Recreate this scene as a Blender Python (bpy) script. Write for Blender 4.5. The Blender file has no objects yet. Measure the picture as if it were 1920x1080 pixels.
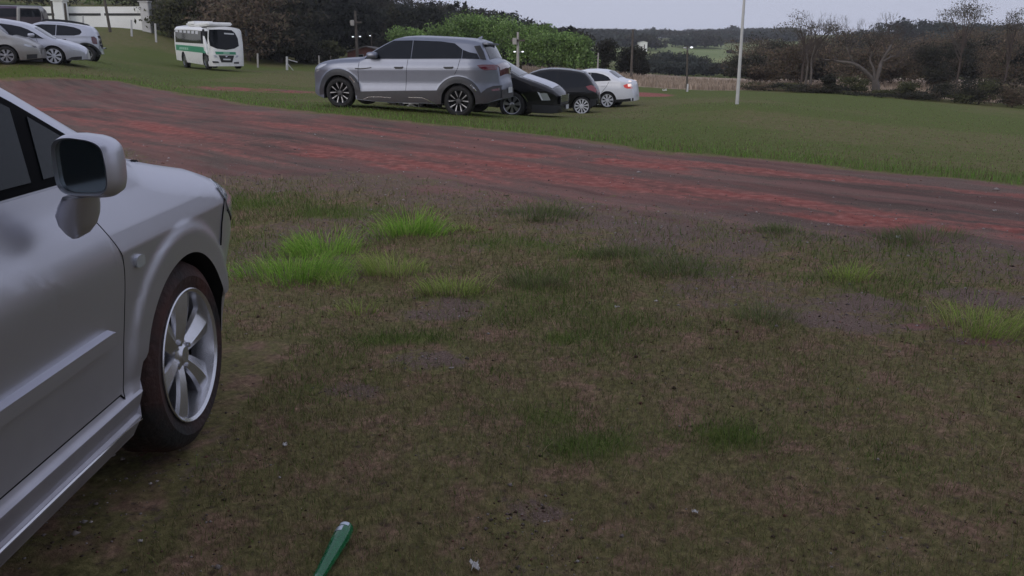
import bpy, bmesh, math, random
import numpy as np
from mathutils import Vector
random.seed(7); RNG = np.random.default_rng(7)
scene = bpy.context.scene
COL = scene.collection

# ------------------------------------------------------------------ camera, sky, sun, exposure
FPX, EYE, PITCH = 1500.0, 1.25, math.atan(430/1500.0)
cam_d = bpy.data.cameras.new('camera'); cam = bpy.data.objects.new('camera', cam_d); COL.objects.link(cam)
cam_d.sensor_width = 36; cam_d.lens = 36*FPX/1920; cam_d.clip_start = .05; cam_d.clip_end = 4000
cam.location = (0, 0, EYE); cam.rotation_euler = (math.pi/2-PITCH, 0, 0)
scene.camera = cam
scene.view_settings.view_transform = 'Standard'; scene.view_settings.look = 'None'
scene.view_settings.gamma = 1; scene.view_settings.exposure = 0.0

SUN_EL, SUN_AZ = math.radians(11), math.radians(-142)
world = bpy.data.worlds.new('World'); scene.world = world; world.use_nodes = True
wn, wl = world.node_tree.nodes, world.node_tree.links
wn.clear()
sky = wn.new('ShaderNodeTexSky'); sky.sky_type = 'NISHITA'; sky.sun_disc = False
sky.sun_elevation = SUN_EL; sky.sun_rotation = SUN_AZ; sky.dust_density = 2.5; sky.air_density = 1.2; sky.ozone_density = 2.5
veil = wn.new('ShaderNodeMix'); veil.data_type = 'RGBA'; veil.inputs[0].default_value = .93
veil.inputs[7].default_value = (5.8, 6.15, 7.75, 1)          # thin even cloud veil over the dusk sky
wbg = wn.new('ShaderNodeBackground'); wbg.inputs[1].default_value = .10
wout = wn.new('ShaderNodeOutputWorld')
wl.new(sky.outputs[0], veil.inputs[6]); wl.new(veil.outputs[2], wbg.inputs[0]); wl.new(wbg.outputs[0], wout.inputs[0])

sun_d = bpy.data.lights.new('sun', 'SUN'); sun_d.energy = 1.35; sun_d.angle = math.radians(45); sun_d.color = (1, .95, .91)
sun = bpy.data.objects.new('sun', sun_d); COL.objects.link(sun)
sd = Vector((math.sin(SUN_AZ)*math.cos(SUN_EL), math.cos(SUN_AZ)*math.cos(SUN_EL), math.sin(SUN_EL)))
sun.rotation_euler = sd.to_track_quat('Z', 'Y').to_euler(); sun.location = (30, 60, 40)

# ------------------------------------------------------------------ helpers
CP, SP = math.cos(PITCH), math.sin(PITCH)
def ray(px, py):
    u, v = (px-960)/FPX, (540-py)/FPX
    return (u, CP+v*SP, -SP+v*CP)
def at(px, py, Y):
    r = ray(px, py); t = Y/r[1]
    return Vector((r[0]*t, Y, EYE+r[2]*t))

def tag(o, label=None, cat=None, group=None, kind=None):
    if label: o['label'] = label
    if cat: o['category'] = cat
    if group: o['group'] = group
    if kind: o['kind'] = kind
    return o
def empty(name, loc, rz=0.0):
    o = bpy.data.objects.new(name, None); COL.objects.link(o)
    o.location = loc; o.rotation_euler = (0, 0, rz); o.empty_display_size = .2
    return o
def link_mesh(name, me, mats, parent=None):
    o = bpy.data.objects.new(name, me); COL.objects.link(o)
    for m in (mats if isinstance(mats, (list, tuple)) else [mats]): me.materials.append(m)
    if parent is not None: o.parent = parent
    return o
def build(name, bm, mats, parent=None, smooth=40, recalc=True):
    if recalc: bmesh.ops.recalc_face_normals(bm, faces=bm.faces)
    me = bpy.data.meshes.new(name); bm.to_mesh(me); bm.free()
    if smooth:
        me.shade_smooth()
        me.set_sharp_from_angle(angle=math.radians(smooth))
    return link_mesh(name, me, mats, parent)
def np_mesh(name, V, Fa, mats, parent=None, cols=None, smooth=False):
    """V (n,3); Fa (m,k) faces of k corners; cols (n,3) vertex colours"""
    me = bpy.data.meshes.new(name)
    n, (m, k) = len(V), Fa.shape
    me.vertices.add(n); me.vertices.foreach_set('co', np.ascontiguousarray(V, np.float32).ravel())
    me.loops.add(m*k); me.loops.foreach_set('vertex_index', np.ascontiguousarray(Fa, np.int32).ravel())
    me.polygons.add(m)
    me.polygons.foreach_set('loop_start', np.arange(0, m*k, k, dtype=np.int32))
    me.polygons.foreach_set('loop_total', np.full(m, k, np.int32))
    if smooth: me.polygons.foreach_set('use_smooth', np.ones(m, bool))
    if cols is not None:
        a = me.attributes.new('tint', 'FLOAT_COLOR', 'POINT')
        c = np.ones((n, 4), np.float32); c[:, :3] = cols
        a.data.foreach_set('color', c.ravel())
    me.update(calc_edges=True); me.validate()
    return link_mesh(name, me, mats, parent)

def box(bm, c, s, rz=0.0, bevel=0.0):
    r = bmesh.ops.create_cube(bm, size=1)
    vs = r['verts']
    for v in vs:
        x, y, z = v.co.x*s[0], v.co.y*s[1], v.co.z*s[2]
        v.co = Vector((c[0]+x*math.cos(rz)-y*math.sin(rz), c[1]+x*math.sin(rz)+y*math.cos(rz), c[2]+z))
    if bevel:
        es = list({e for v in vs for e in v.link_edges})
        bmesh.ops.bevel(bm, geom=es, offset=bevel, segments=2, affect='EDGES')
def tube(bm, pts, rads, n=8, cap=True):
    pts = [Vector(p) for p in pts]; rings = []; a = None
    for i, p in enumerate(pts):
        t0 = (p-pts[i-1]).normalized() if i else None; t1 = (pts[i+1]-p).normalized() if i < len(pts)-1 else None
        t = (t0 if t1 is None else t1 if t0 is None else t0+t1).normalized()
        a = (t.orthogonal() if a is None else a-t*a.dot(t)).normalized(); b = t.cross(a)
        rings.append([bm.verts.new(p+rads[i]*(math.cos(2*math.pi*k/n)*a+math.sin(2*math.pi*k/n)*b)) for k in range(n)])
    for i in range(len(rings)-1):
        for k in range(n):
            bm.faces.new((rings[i][k], rings[i][(k+1) % n], rings[i+1][(k+1) % n], rings[i+1][k]))
    if cap:
        bm.faces.new(rings[0][::-1]); bm.faces.new(rings[-1])
def lathe(bm, prof, n=32, axis='z', c=(0, 0, 0), close=False):
    """prof: list of (r, h)"""
    rings = []
    for r, h in prof:
        ring = []
        for k in range(n):
            a = 2*math.pi*k/n
            if axis == 'z': p = (c[0]+r*math.cos(a), c[1]+r*math.sin(a), c[2]+h)
            else: p = (c[0]+r*math.cos(a), c[1]+h, c[2]+r*math.sin(a))
            ring.append(bm.verts.new(p))
        rings.append(ring)
    m = len(rings)
    for i in range(m if close else m-1):
        a, b = rings[i], rings[(i+1) % m]
        for k in range(n): bm.faces.new((a[k], a[(k+1) % n], b[(k+1) % n], b[k]))
    return rings

# ------------------------------------------------------------------ materials
def mat(name, color, rough=.6, metal=0.0, spec=.5, coat=0.0, vary=0.0, vscale=6.0, bump=0.0, bscale=40.0, tint=False, dust_shade=0.0, dust_shade_z=.5, trans=0.0):
    m = bpy.data.materials.new(name); m.use_nodes = True
    nt = m.node_tree; N, L = nt.nodes, nt.links
    b = N['Principled BSDF']
    b.inputs['Base Color'].default_value = (*color, 1)
    b.inputs['Roughness'].default_value = rough; b.inputs['Metallic'].default_value = metal
    b.inputs['Specular IOR Level'].default_value = spec
    b.inputs['Coat Weight'].default_value = coat; b.inputs['Coat Roughness'].default_value = .04
    if trans: b.inputs['Transmission Weight'].default_value = trans
    src = None
    tc = N.new('ShaderNodeTexCoord')
    if tint:
        at_ = N.new('ShaderNodeAttribute'); at_.attribute_name = 'tint'; src = at_.outputs['Color']
    if vary:
        nz = N.new('ShaderNodeTexNoise'); nz.inputs['Scale'].default_value = vscale; nz.inputs['Detail'].default_value = 6
        L.new(tc.outputs['Object'], nz.inputs['Vector'])
        mr = N.new('ShaderNodeMapRange'); mr.inputs[1].default_value = .25; mr.inputs[2].default_value = .75
        mr.inputs[3].default_value = 1-vary; mr.inputs[4].default_value = 1+vary
        L.new(nz.outputs[0], mr.inputs[0])
        mx = N.new('ShaderNodeMix'); mx.data_type = 'RGBA'; mx.blend_type = 'MULTIPLY'; mx.inputs[0].default_value = 1
        if src is not None: L.new(src, mx.inputs[6])
        else: mx.inputs[6].default_value = (*color, 1)
        L.new(mr.outputs[0], mx.inputs[7]); src = mx.outputs[2]
    if dust_shade:                                    # red road dirt, noise-broken; on the near silver car also shade painted low down
        sx = N.new('ShaderNodeSeparateXYZ'); L.new(tc.outputs['Object'], sx.inputs[0])
        nz2 = N.new('ShaderNodeTexNoise'); nz2.inputs['Scale'].default_value = 5; nz2.inputs['Detail'].default_value = 8
        L.new(tc.outputs['Object'], nz2.inputs['Vector'])
        m1 = N.new('ShaderNodeMapRange'); m1.inputs[1].default_value = dust_shade_z; m1.inputs[2].default_value = 0.0
        m1.inputs[3].default_value = 0; m1.inputs[4].default_value = 1
        L.new(sx.outputs[2], m1.inputs[0])
        mm = N.new('ShaderNodeMath'); mm.operation = 'MULTIPLY'; L.new(m1.outputs[0], mm.inputs[0]); L.new(nz2.outputs[0], mm.inputs[1])
        mm2 = N.new('ShaderNodeMath'); mm2.operation = 'MULTIPLY'; mm2.inputs[1].default_value = dust_shade*2; mm2.use_clamp = True
        L.new(mm.outputs[0], mm2.inputs[0])
        mx2 = N.new('ShaderNodeMix'); mx2.data_type = 'RGBA'
        L.new(mm2.outputs[0], mx2.inputs[0])
        if src is not None: L.new(src, mx2.inputs[6])
        else: mx2.inputs[6].default_value = (*color, 1)
        mx2.inputs[7].default_value = (.085, .04, .028, 1); src = mx2.outputs[2]
        rr = N.new('ShaderNodeMapRange'); rr.inputs[3].default_value = rough; rr.inputs[4].default_value = .8
        L.new(mm2.outputs[0], rr.inputs[0]); L.new(rr.outputs[0], b.inputs['Roughness'])
    if src is not None: L.new(src, b.inputs['Base Color'])
    if bump:
        nb = N.new('ShaderNodeTexNoise'); nb.inputs['Scale'].default_value = bscale; nb.inputs['Detail'].default_value = 5
        L.new(tc.outputs['Object'], nb.inputs['Vector'])
        bp = N.new('ShaderNodeBump'); bp.inputs['Strength'].default_value = bump; bp.inputs['Distance'].default_value = .02
        L.new(nb.outputs[0], bp.inputs['Height']); L.new(bp.outputs[0], b.inputs['Normal'])
    return m
def emit(name, color, strength):
    m = bpy.data.materials.new(name); m.use_nodes = True
    b = m.node_tree.nodes['Principled BSDF']
    b.inputs['Base Color'].default_value = (*color, 1); b.inputs['Emission Color'].default_value = (*color, 1)
    b.inputs['Emission Strength'].default_value = strength
    return m

M = {}
M['silver'] = mat('silver_paint', (.53, .53, .585), .37, .80, coat=.25, dust_shade=.75, dust_shade_z=.56, vary=.04, vscale=2)  # grime film also carries painted shade for the sill and lower door
M['suv_paint'] = mat('blue_grey_paint', (.20, .215, .262), .38, .68, coat=.25, dust_shade=.2, dust_shade_z=.5, vary=.04)
M['light_silver'] = mat('light_silver_paint', (.50, .51, .56), .34, .6, coat=.5, dust_shade=.3, dust_shade_z=.4, vary=.04)
M['beige_silver'] = mat('warm_silver_paint', (.36, .35, .33), .36, .6, coat=.4, dust_shade=.5, dust_shade_z=.5, vary=.05)
M['white_paint'] = mat('white_paint', (.74, .75, .78), .3, 0, coat=.5, dust_shade=.15, dust_shade_z=.35, vary=.03)
M['black_paint'] = mat('black_paint', (.005, .005, .006), .25, 0, .35, coat=.25, dust_shade=.10, dust_shade_z=.35)
M['bus_white'] = mat('white_bus_paint', (.86, .86, .84), .35, 0, coat=.3, dust_shade=.25, dust_shade_z=1.1, vary=.05)
M['maroon'] = mat('dull_maroon_paint', (.035, .022, .028), .4, 0, coat=.2)
M['purple'] = mat('dull_purple_paint', (.10, .06, .11), .4, 0)
M['green_stripe'] = mat('green_stripe_paint', (.045, .27, .15), .4)
M['pale_green'] = mat('pale_green_lettering', (.33, .55, .42), .5)
M['glass'] = mat('dark_glass', (.004, .006, .008), .06, 0, .28)
M['pane'] = mat('door_glass', (.008, .012, .014), .07, 0, .22)
M['screen_glass'] = mat('windscreen_glass', (.012, .015, .02), .05, 0, 1.0)
M['tint_glass'] = mat('tinted_glass', (.006, .008, .012), .06, 0, .32)
M['mirror_glass'] = mat('mirror_glass', (.22, .27, .29), .09, .88)
M['plastic'] = mat('black_plastic', (.018, .018, .020), .55, vary=.15, vscale=20)
M['cladding'] = mat('grey_cladding_plastic', (.032, .034, .040), .5, vary=.15, vscale=12, dust_shade=.25, dust_shade_z=.6)
M['seam'] = mat('panel_gap_shadow_rubber', (.006, .006, .007), .8, spec=.08)
M['under'] = mat('underbody', (.006, .006, .006), .9)
M['rubber'] = mat('tyre_rubber', (.013, .012, .012), .75, bump=.3, bscale=60)
def mud_rubber():
    m = mat('muddy_tyre_rubber', (.013, .012, .012), .8, bump=.4, bscale=50)
    nt = m.node_tree; N, L = nt.nodes, nt.links; b = N['Principled BSDF']
    tc = N.new('ShaderNodeTexCoord'); nz = N.new('ShaderNodeTexNoise'); nz.inputs['Scale'].default_value = 4.5; nz.inputs['Detail'].default_value = 8
    L.new(tc.outputs['Object'], nz.inputs['Vector'])
    cr = N.new('ShaderNodeValToRGB'); cr.color_ramp.elements[0].position = .36; cr.color_ramp.elements[0].color = (.012, .011, .011, 1)
    cr.color_ramp.elements[1].position = .64; cr.color_ramp.elements[1].color = (.062, .018, .012, 1)
    L.new(nz.outputs[0], cr.inputs[0]); L.new(cr.outputs[0], b.inputs['Base Color'])
    return m
M['mud_rubber'] = mud_rubber()
M['alloy'] = mat('alloy_silver', (.60, .60, .63), .26, .85, coat=.3, vary=.08, vscale=14)
M['alloy_dark'] = mat('dark_alloy', (.05, .05, .055), .35, .6, vary=.1)
M['alloy_cut'] = mat('machined_alloy', (.34, .34, .36), .3, .9)
M['cover_white'] = mat('wheel_cover_silver', (.66, .67, .70), .35, .3, vary=.06)
M['chrome'] = mat('chrome_trim', (.66, .67, .70), .15, 1)
M['lens'] = mat('headlight_lens', (.50, .52, .56), .10, .35, coat=1)
M['lens_dark'] = mat('headlight_smoked', (.10, .10, .11), .12, .2, coat=1)
M['red_lens'] = mat('red_lamp_lens', (.20, .010, .016), .12, 0, coat=1)
M['dark_red_lens'] = mat('dark_red_lamp_lens', (.085, .008, .016), .12, 0, coat=1)
M['lit_lamp'] = emit('lit_tail_lamp', (1, .78, .68), .6)
M['lit_red'] = emit('lit_red_lamp', (.55, .06, .05), .35)
M['lamp_glow'] = emit('lit_street_lamp', (.95, .97, 1), .95)
M['plate'] = mat('number_plate', (.55, .56, .58), .4)
M['wall_white'] = mat('whitewashed_wall', (.84, .84, .80), .85, vary=.08, vscale=.8)
M['black_band'] = mat('black_band_paint', (.03, .03, .03), .8)
M['wood_post'] = mat('weathered_wood', (.09, .075, .06), .85, vary=.3, vscale=8)
M['concrete'] = mat('pale_concrete', (.36, .34, .31), .85, vary=.15, vscale=4)
M['white_post'] = mat('white_washed_post', (.55, .54, .52), .8, vary=.12, vscale=5)
M['pole_metal'] = mat('galvanised_pole', (.30, .30, .32), .45, .4, vary=.1)
M['brick'] = mat('dull_brick', (.16, .058, .045), .85, vary=.25, vscale=3)
M['roof_tin'] = mat('old_roof_sheet', (.15, .13, .12), .7, vary=.2, vscale=1.2)
M['shed_wall'] = mat('dark_plank_wall', (.055, .05, .045), .85, vary=.3, vscale=1.5)
M['bark'] = mat('bark', (.060, .045, .036), .9, vary=.3, vscale=5)
M['bark_pale'] = mat('pale_bark', (.105, .088, .074), .9, vary=.3, vscale=5)
def foliage(name, up, trans):
    m = mat(name, (.06, .09, .03), .7, tint=True, spec=.15); nt = m.node_tree; N, L = nt.nodes, nt.links; b = N['Principled BSDF']
    tint_ = [n for n in N if n.type == 'ATTRIBUTE'][0]
    g = N.new('ShaderNodeNewGeometry'); v = N.new('ShaderNodeMix'); v.data_type = 'VECTOR'; v.inputs[0].default_value = up
    L.new(g.outputs['Normal'], v.inputs[4]); v.inputs[5].default_value = (0, 0, 1)
    nn = N.new('ShaderNodeVectorMath'); nn.operation = 'NORMALIZE'; L.new(v.outputs[1], nn.inputs[0]); L.new(nn.outputs[0], b.inputs['Normal'])
    t = N.new('ShaderNodeBsdfTranslucent'); L.new(tint_.outputs['Color'], t.inputs['Color'])
    ms = N.new('ShaderNodeMixShader'); ms.inputs[0].default_value = trans
    L.new(b.outputs[0], ms.inputs[1]); L.new(t.outputs[0], ms.inputs[2]); L.new(ms.outputs[0], N['Material Output'].inputs['Surface'])
    return m
M['leaf'] = foliage('leaves', .3, .35)
M['grass_blade'] = foliage('grass_blades', .6, .45)
M['bottle'] = mat('green_bottle_glass', (.03, .33, .13), .06, 0, .6, trans=.65)
M['bottle_label'] = mat('silver_foil', (.48, .54, .60), .35, .5, vary=.2, vscale=60)
M['paper'] = mat('scrap_paper', (.6, .58, .56), .8, vary=.1, vscale=30)

# ------------------------------------------------------------------ terrain
def pt(px, py, Y):
    p = at(px, py, Y); return (p.x, p.y, p.z)
CTRL = []
for x in (-9, -5, -2.5, 0, 2.5, 5, 9):
    for y in (-6, -2, 1, 3, 5.5, 8): CTRL.append((x, y, 0))
CTRL += [(-40, -40, 1.5), (0, -60, 0), (40, -40, -1), (-60, 0, 3), (60, 0, -2.5), (-18, 5, .4), (18, 5, -.5)]
CTRL += [pt(637, 201, 17.8), pt(858, 216, 17.25), pt(966, 216, 20.5), pt(1090, 212.5, 27), pt(1138, 202, 31), pt(760, 210, 17.5),
         pt(1382, 195, 25), pt(1640, 178, 50), pt(1515, 172, 47), pt(1288, 172, 46), pt(1900, 215, 36), pt(1900, 250, 22), pt(1500, 230, 20), pt(1300, 235, 18),
         pt(1900, 300, 11.5), pt(1500, 300, 10.2), pt(1100, 262, 12.4), pt(400, 200, 19.5), pt(480, 168, 26), pt(250, 165, 24), pt(0, 160, 24), pt(520, 140, 40), pt(300, 140, 37),
         pt(100, 120.5, 27.5), pt(15, 120, 26), pt(170, 114, 34), pt(-150, 120, 27), pt(388, 131, 42), pt(345, 122, 48.5), pt(246, 61, 58), pt(275, 58, 62), pt(90, 50, 62), pt(-200, 40, 62),
         pt(480, 122, 58), pt(600, 128, 60), pt(690, 112, 75), pt(537, 131, 52), pt(970, 140, 60), pt(1110, 138, 65), pt(1185, 150, 62), pt(1300, 166, 55), pt(1300, 146, 100), pt(1440, 164, 62),
         pt(1440, 150, 110), pt(1800, 160, 75), pt(1900, 185, 60), pt(1640, 150, 100),
         pt(150, 8, 110), pt(400, 20, 110), pt(-300, -20, 120), pt(-600, -40, 200), pt(700, 70, 150), pt(950, 100, 150), pt(1100, 120, 160),
         pt(1250, 122, 240), pt(1250, 84, 360), pt(1400, 116, 240), pt(1400, 88, 360), pt(1250, 72, 560), pt(1400, 68, 560), pt(1100, 70, 560), pt(800, 60, 560), pt(1600, 70, 420), pt(1750, 52, 420), pt(1900, 50, 420), pt(2300, 60, 420),
         pt(1650, 120, 200), pt(1850, 110, 200), pt(2300, 140, 150), pt(0, 0, 400), pt(960, 70, 900), pt(1900, 70, 900), pt(100, 0, 900), pt(1450, 70, 900)]
CT = np.array(CTRL, float)
def warp(xy):
    r = np.sqrt((xy**2).sum(-1, keepdims=True))+1e-9
    return xy/r*np.log1p(r/6.0)
WC = warp(CT[:, :2])
def kern(a, b):
    d2 = ((a[:, None, :]-b[None, :, :])**2).sum(-1); return np.sqrt(d2+.0025)
KA = kern(WC, WC)-np.eye(len(CT))*.004
AUG = np.zeros((len(CT)+1, len(CT)+1)); AUG[:-1, :-1] = KA; AUG[-1, :-1] = 1; AUG[:-1, -1] = 1
WT = np.linalg.solve(AUG, np.append(CT[:, 2], 0))
def terrain(xy):
    xy = np.asarray(xy, float).reshape(-1, 2); out = np.empty(len(xy))
    for i in range(0, len(xy), 20000):
        out[i:i+20000] = kern(warp(xy[i:i+20000]), WC)@WT[:-1]+WT[-1]
    return out
def gz(x, y): return float(terrain([[x, y]])[0])
def on_ground(px, py):
    """where the sight line through a pixel meets the terrain"""
    r = ray(px, py); lo, t = 0, .5
    while t < 900:
        if EYE+r[2]*t < gz(r[0]*t, r[1]*t): break
        lo = t; t *= 1.06
    hi = t
    for _ in range(18):
        m = (lo+hi)/2
        if EYE+r[2]*m < gz(r[0]*m, r[1]*m): hi = m
        else: lo = m
    return Vector((r[0]*hi, r[1]*hi, gz(r[0]*hi, r[1]*hi)))

def vnoise(x, y, seed=0):
    xi, yi = np.floor(x).astype(np.int64), np.floor(y).astype(np.int64); xf, yf = x-xi, y-yi
    def h(a, b):
        n = (a*374761393+b*668265263+seed*974711) & 0x7fffffff
        n = ((n ^ (n >> 13))*1274126177) & 0x7fffffff
        return ((n ^ (n >> 16)) & 0xffff)/65535.0
    u, v = xf*xf*(3-2*xf), yf*yf*(3-2*yf)
    return (h(xi, yi)*(1-u)+h(xi+1, yi)*u)*(1-v)+(h(xi, yi+1)*(1-u)+h(xi+1, yi+1)*u)*v
def fbm(x, y, s, seed=0, oct=4):
    o, a, t = 0, 1, 0
    for k in range(oct):
        o = o+a*vnoise(x*s*2**k+17.3*k, y*s*2**k-9.1*k, seed+k); t += a; a *= .55
    return o/t
def sstep(a, b, x):
    t = np.clip((x-a)/(b-a), 0, 1); return t*t*(3-2*t)

UP = sorted([tuple(on_ground(*p)[:2]) for p in ((-300, 158), (0, 150), (220, 152), (400, 185), (480, 200), (600, 214), (760, 228), (950, 247), (1080, 262), (1200, 280), (1500, 306), (1920, 352), (2500, 410))])
LOW = sorted([tuple(on_ground(*p)[:2]) for p in ((-300, 235), (0, 245), (200, 280), (330, 305), (430, 322), (560, 330), (700, 340), (850, 350), (1000, 366), (1150, 385), (1300, 400), (1500, 418), (1700, 442), (1920, 466), (2500, 540))])
UPA, LOWA = np.array(UP), np.array(LOW)
def blob(x, y, px, py, rx, ry, ang=0.0, soft=.5):
    c = on_ground(px, py); dx, dy = x-c.x, y-c.y
    a, b = dx*math.cos(ang)+dy*math.sin(ang), -dx*math.sin(ang)+dy*math.cos(ang)
    return 1-sstep(1-soft, 1+soft, np.sqrt((a/rx)**2+(b/ry)**2))
def masks(x, y):
    """soil cover by place: road (bare earth), red (red earth), lush (green), crop (dry stubble)"""
    n1 = fbm(x, y, .9, 3)-.5; n2 = fbm(x, y, 3.1, 11)-.5; n3 = fbm(x, y, .35, 23)-.5
    yu = np.interp(x, UPA[:, 0], UPA[:, 1]); yl = np.interp(x, LOWA[:, 0], LOWA[:, 1])
    sl = np.interp(x, UPA[:, 0], np.gradient(UPA[:, 1], UPA[:, 0]))
    du = (y-yu)/np.sqrt(1+sl*sl); dl = (y-yl)/np.sqrt(1+sl*sl)
    wob = n1*.7+n2*.3+n3*.5
    road = sstep(-1.1, .9, dl+wob*2.0)*(1-sstep(-.5, .45, du+wob*.9))
    wd = np.maximum(yu-yl, .1); tt = np.clip((y-yl)/wd, 0, 1)
    sa, ta = .69*x-.72*y, .72*x+.69*y
    along = fbm(sa*.22, ta*1.9, 1.0, 31)
    red = road*.47*np.clip(.35+.9*np.exp(-((tt-.28)/.16)**2)+.7*np.exp(-((tt-.72)/.14)**2)+(along-.5)*1.5, 0, 1.3)
    red = red*(.25+.75*sstep(-14, -5, x))
    for b in ((480, 168, 2.0, 1.3, .3), (120, 205, 2.2, .5, -.3), (620, 292, .9, .22, -.5), (1600, 408, 1.3, .28, -.55), (1850, 430, 1.0, .35, -.5), (1120, 300, 1.8, .35, -.5), (800, 315, 1.2, .25, -.4)):
        k = blob(x, y, *b); red = np.maximum(red, k*.75*sstep(-.35, .3, n2+.1)); road = np.maximum(road, k*.75*sstep(-.4, .25, n1+n2*.6))
    k = blob(x, y, 1205, 177, 1.4, 2.2, 0); red = np.maximum(red, k); road = np.maximum(road, k)
    for b in ((1720, 612, .10, .06), (1840, 640, .18, .06), (1400, 434, .12, .1)):
        k = blob(x, y, *b); red = np.maximum(red, k*.35*np.clip(.6+n2*1.5, 0, 1)); road = np.maximum(road, k*.8)
    near = 1-sstep(-.4, .2, dl+wob)
    # bare gravelly spots in the near turf
    bare = near*sstep(.48, .72, fbm(x, y, .75, 41)+.2*n2)*.55
    for b in ((1250, 430, 1.0, .75, -.4), (1380, 460, .5, .45, -.4), (1080, 400, .6, .4, -.4), (860, 570, .22, .16), (820, 590, .25, .14), (1620, 570, .45, .25, -.3), (1560, 600, .35, .2, -.3), (1850, 560, .4, .2, -.3), (660, 730, .16, .1), (800, 680, .2, .12), (1000, 960, .12, .08)):
        bare = np.maximum(bare, near*blob(x, y, *b, soft=.8)*np.clip(.75+n2*1.2, 0, 1))
    lush = near*sstep(.50, .70, fbm(x, y, .9, 53)+.12*n2)*.45
    for b in ((480, 380, .9, .5, -.3), (640, 400, .7, .35, -.2), (1150, 480, .35, .2, -.3), (1290, 505, .35, .18, -.3), (1010, 400, .45, .25), (1740, 470, .6, .25, -.4), (1880, 480, .6, .25, -.4), (1480, 435, .4, .15, -.4), (960, 460, .45, .25), (1360, 820, .2, .12), (1090, 840, .2, .12), (1000, 780, .18, .1), (760, 640, .25, .1), (1050, 640, .15, .08)):
        lush = np.maximum(lush, near*.8*blob(x, y, *b, soft=.8)*np.clip(.8+n2*1.4, 0, 1))
    band = sstep(-.1, .25, du+wob*.35)*(1-sstep(.5, 2.6, du+n1*1.2))
    far = sstep(.0, .3, du+wob*.3)
    lush = np.maximum(lush, band*.95)
    lush = np.maximum(lush, far*(.55+.35*sstep(.4, .65, fbm(x, y, .12, 61))))
    fieldg = sstep(190, 215, y)*(1-sstep(375, 400, y))*sstep(15, 30, x)
    crop = sstep(50, 53, y+n1*3+x*.02)*(1-sstep(118, 124, y))*sstep(-3, 2, x)*(1-sstep(62, 75, x))
    bare = np.maximum(bare, .6*sstep(-1.8, -.2, dl+wob*2)*(1-sstep(-.2, 1.2, dl+wob*1.5)))
    return road, red, lush*(1-.9*road*(1-near)), crop, near, far, bare, fieldg

az_f = np.radians(np.arange(-40, 40.001, .2)); az_b = np.radians(np.arange(42.5, 318, 2.5))
AZ = np.concatenate([az_f, az_b]); RR = np.concatenate([[.25, .45, .65], np.geomspace(.85, 40, 400), np.geomspace(40.6, 830, 180)])
AA, RG = np.meshgrid(AZ, RR)
gx, gy = (np.sin(AA)*RG).ravel(), (np.cos(AA)*RG).ravel()
gzv = terrain(np.stack([gx, gy], 1))
road_m, red_m, lush_m, crop_m, near_m, far_m, bare_m, field_m = masks(gx, gy)
def relief(x, y, road, near):
    a = np.clip(1-np.hypot(x, y)/40, 0, 1)
    return a*((fbm(x, y, 2.2, 71)-.5)*.045+(fbm(x, y, 9, 73)-.5)*.018)-a*road*(1-near)*.03*fbm(x*.6+y*.2, y*3+x*1.6, 1.2, 77)
gzv = gzv+relief(gx, gy, road_m, near_m)
def surface(x, y):
    q = masks(x, y); return terrain(np.stack([x, y], 1))+relief(x, y, q[0], q[4])
na, nr = len(AZ), len(RR)
ii, jj = np.meshgrid(np.arange(nr-1), np.arange(na), indexing='ij')
j2 = (jj+1) % na
GF = np.stack([ii*na+jj, ii*na+j2, (ii+1)*na+j2, (ii+1)*na+jj], -1).reshape(-1, 4)[:, ::-1]
GV = np.stack([gx, gy, gzv], 1)
# centre fan closes the sheet under the camera
cidx = len(GV); GV = np.vstack([GV, [[0, 0, gzv[:na].mean()]]])

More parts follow.
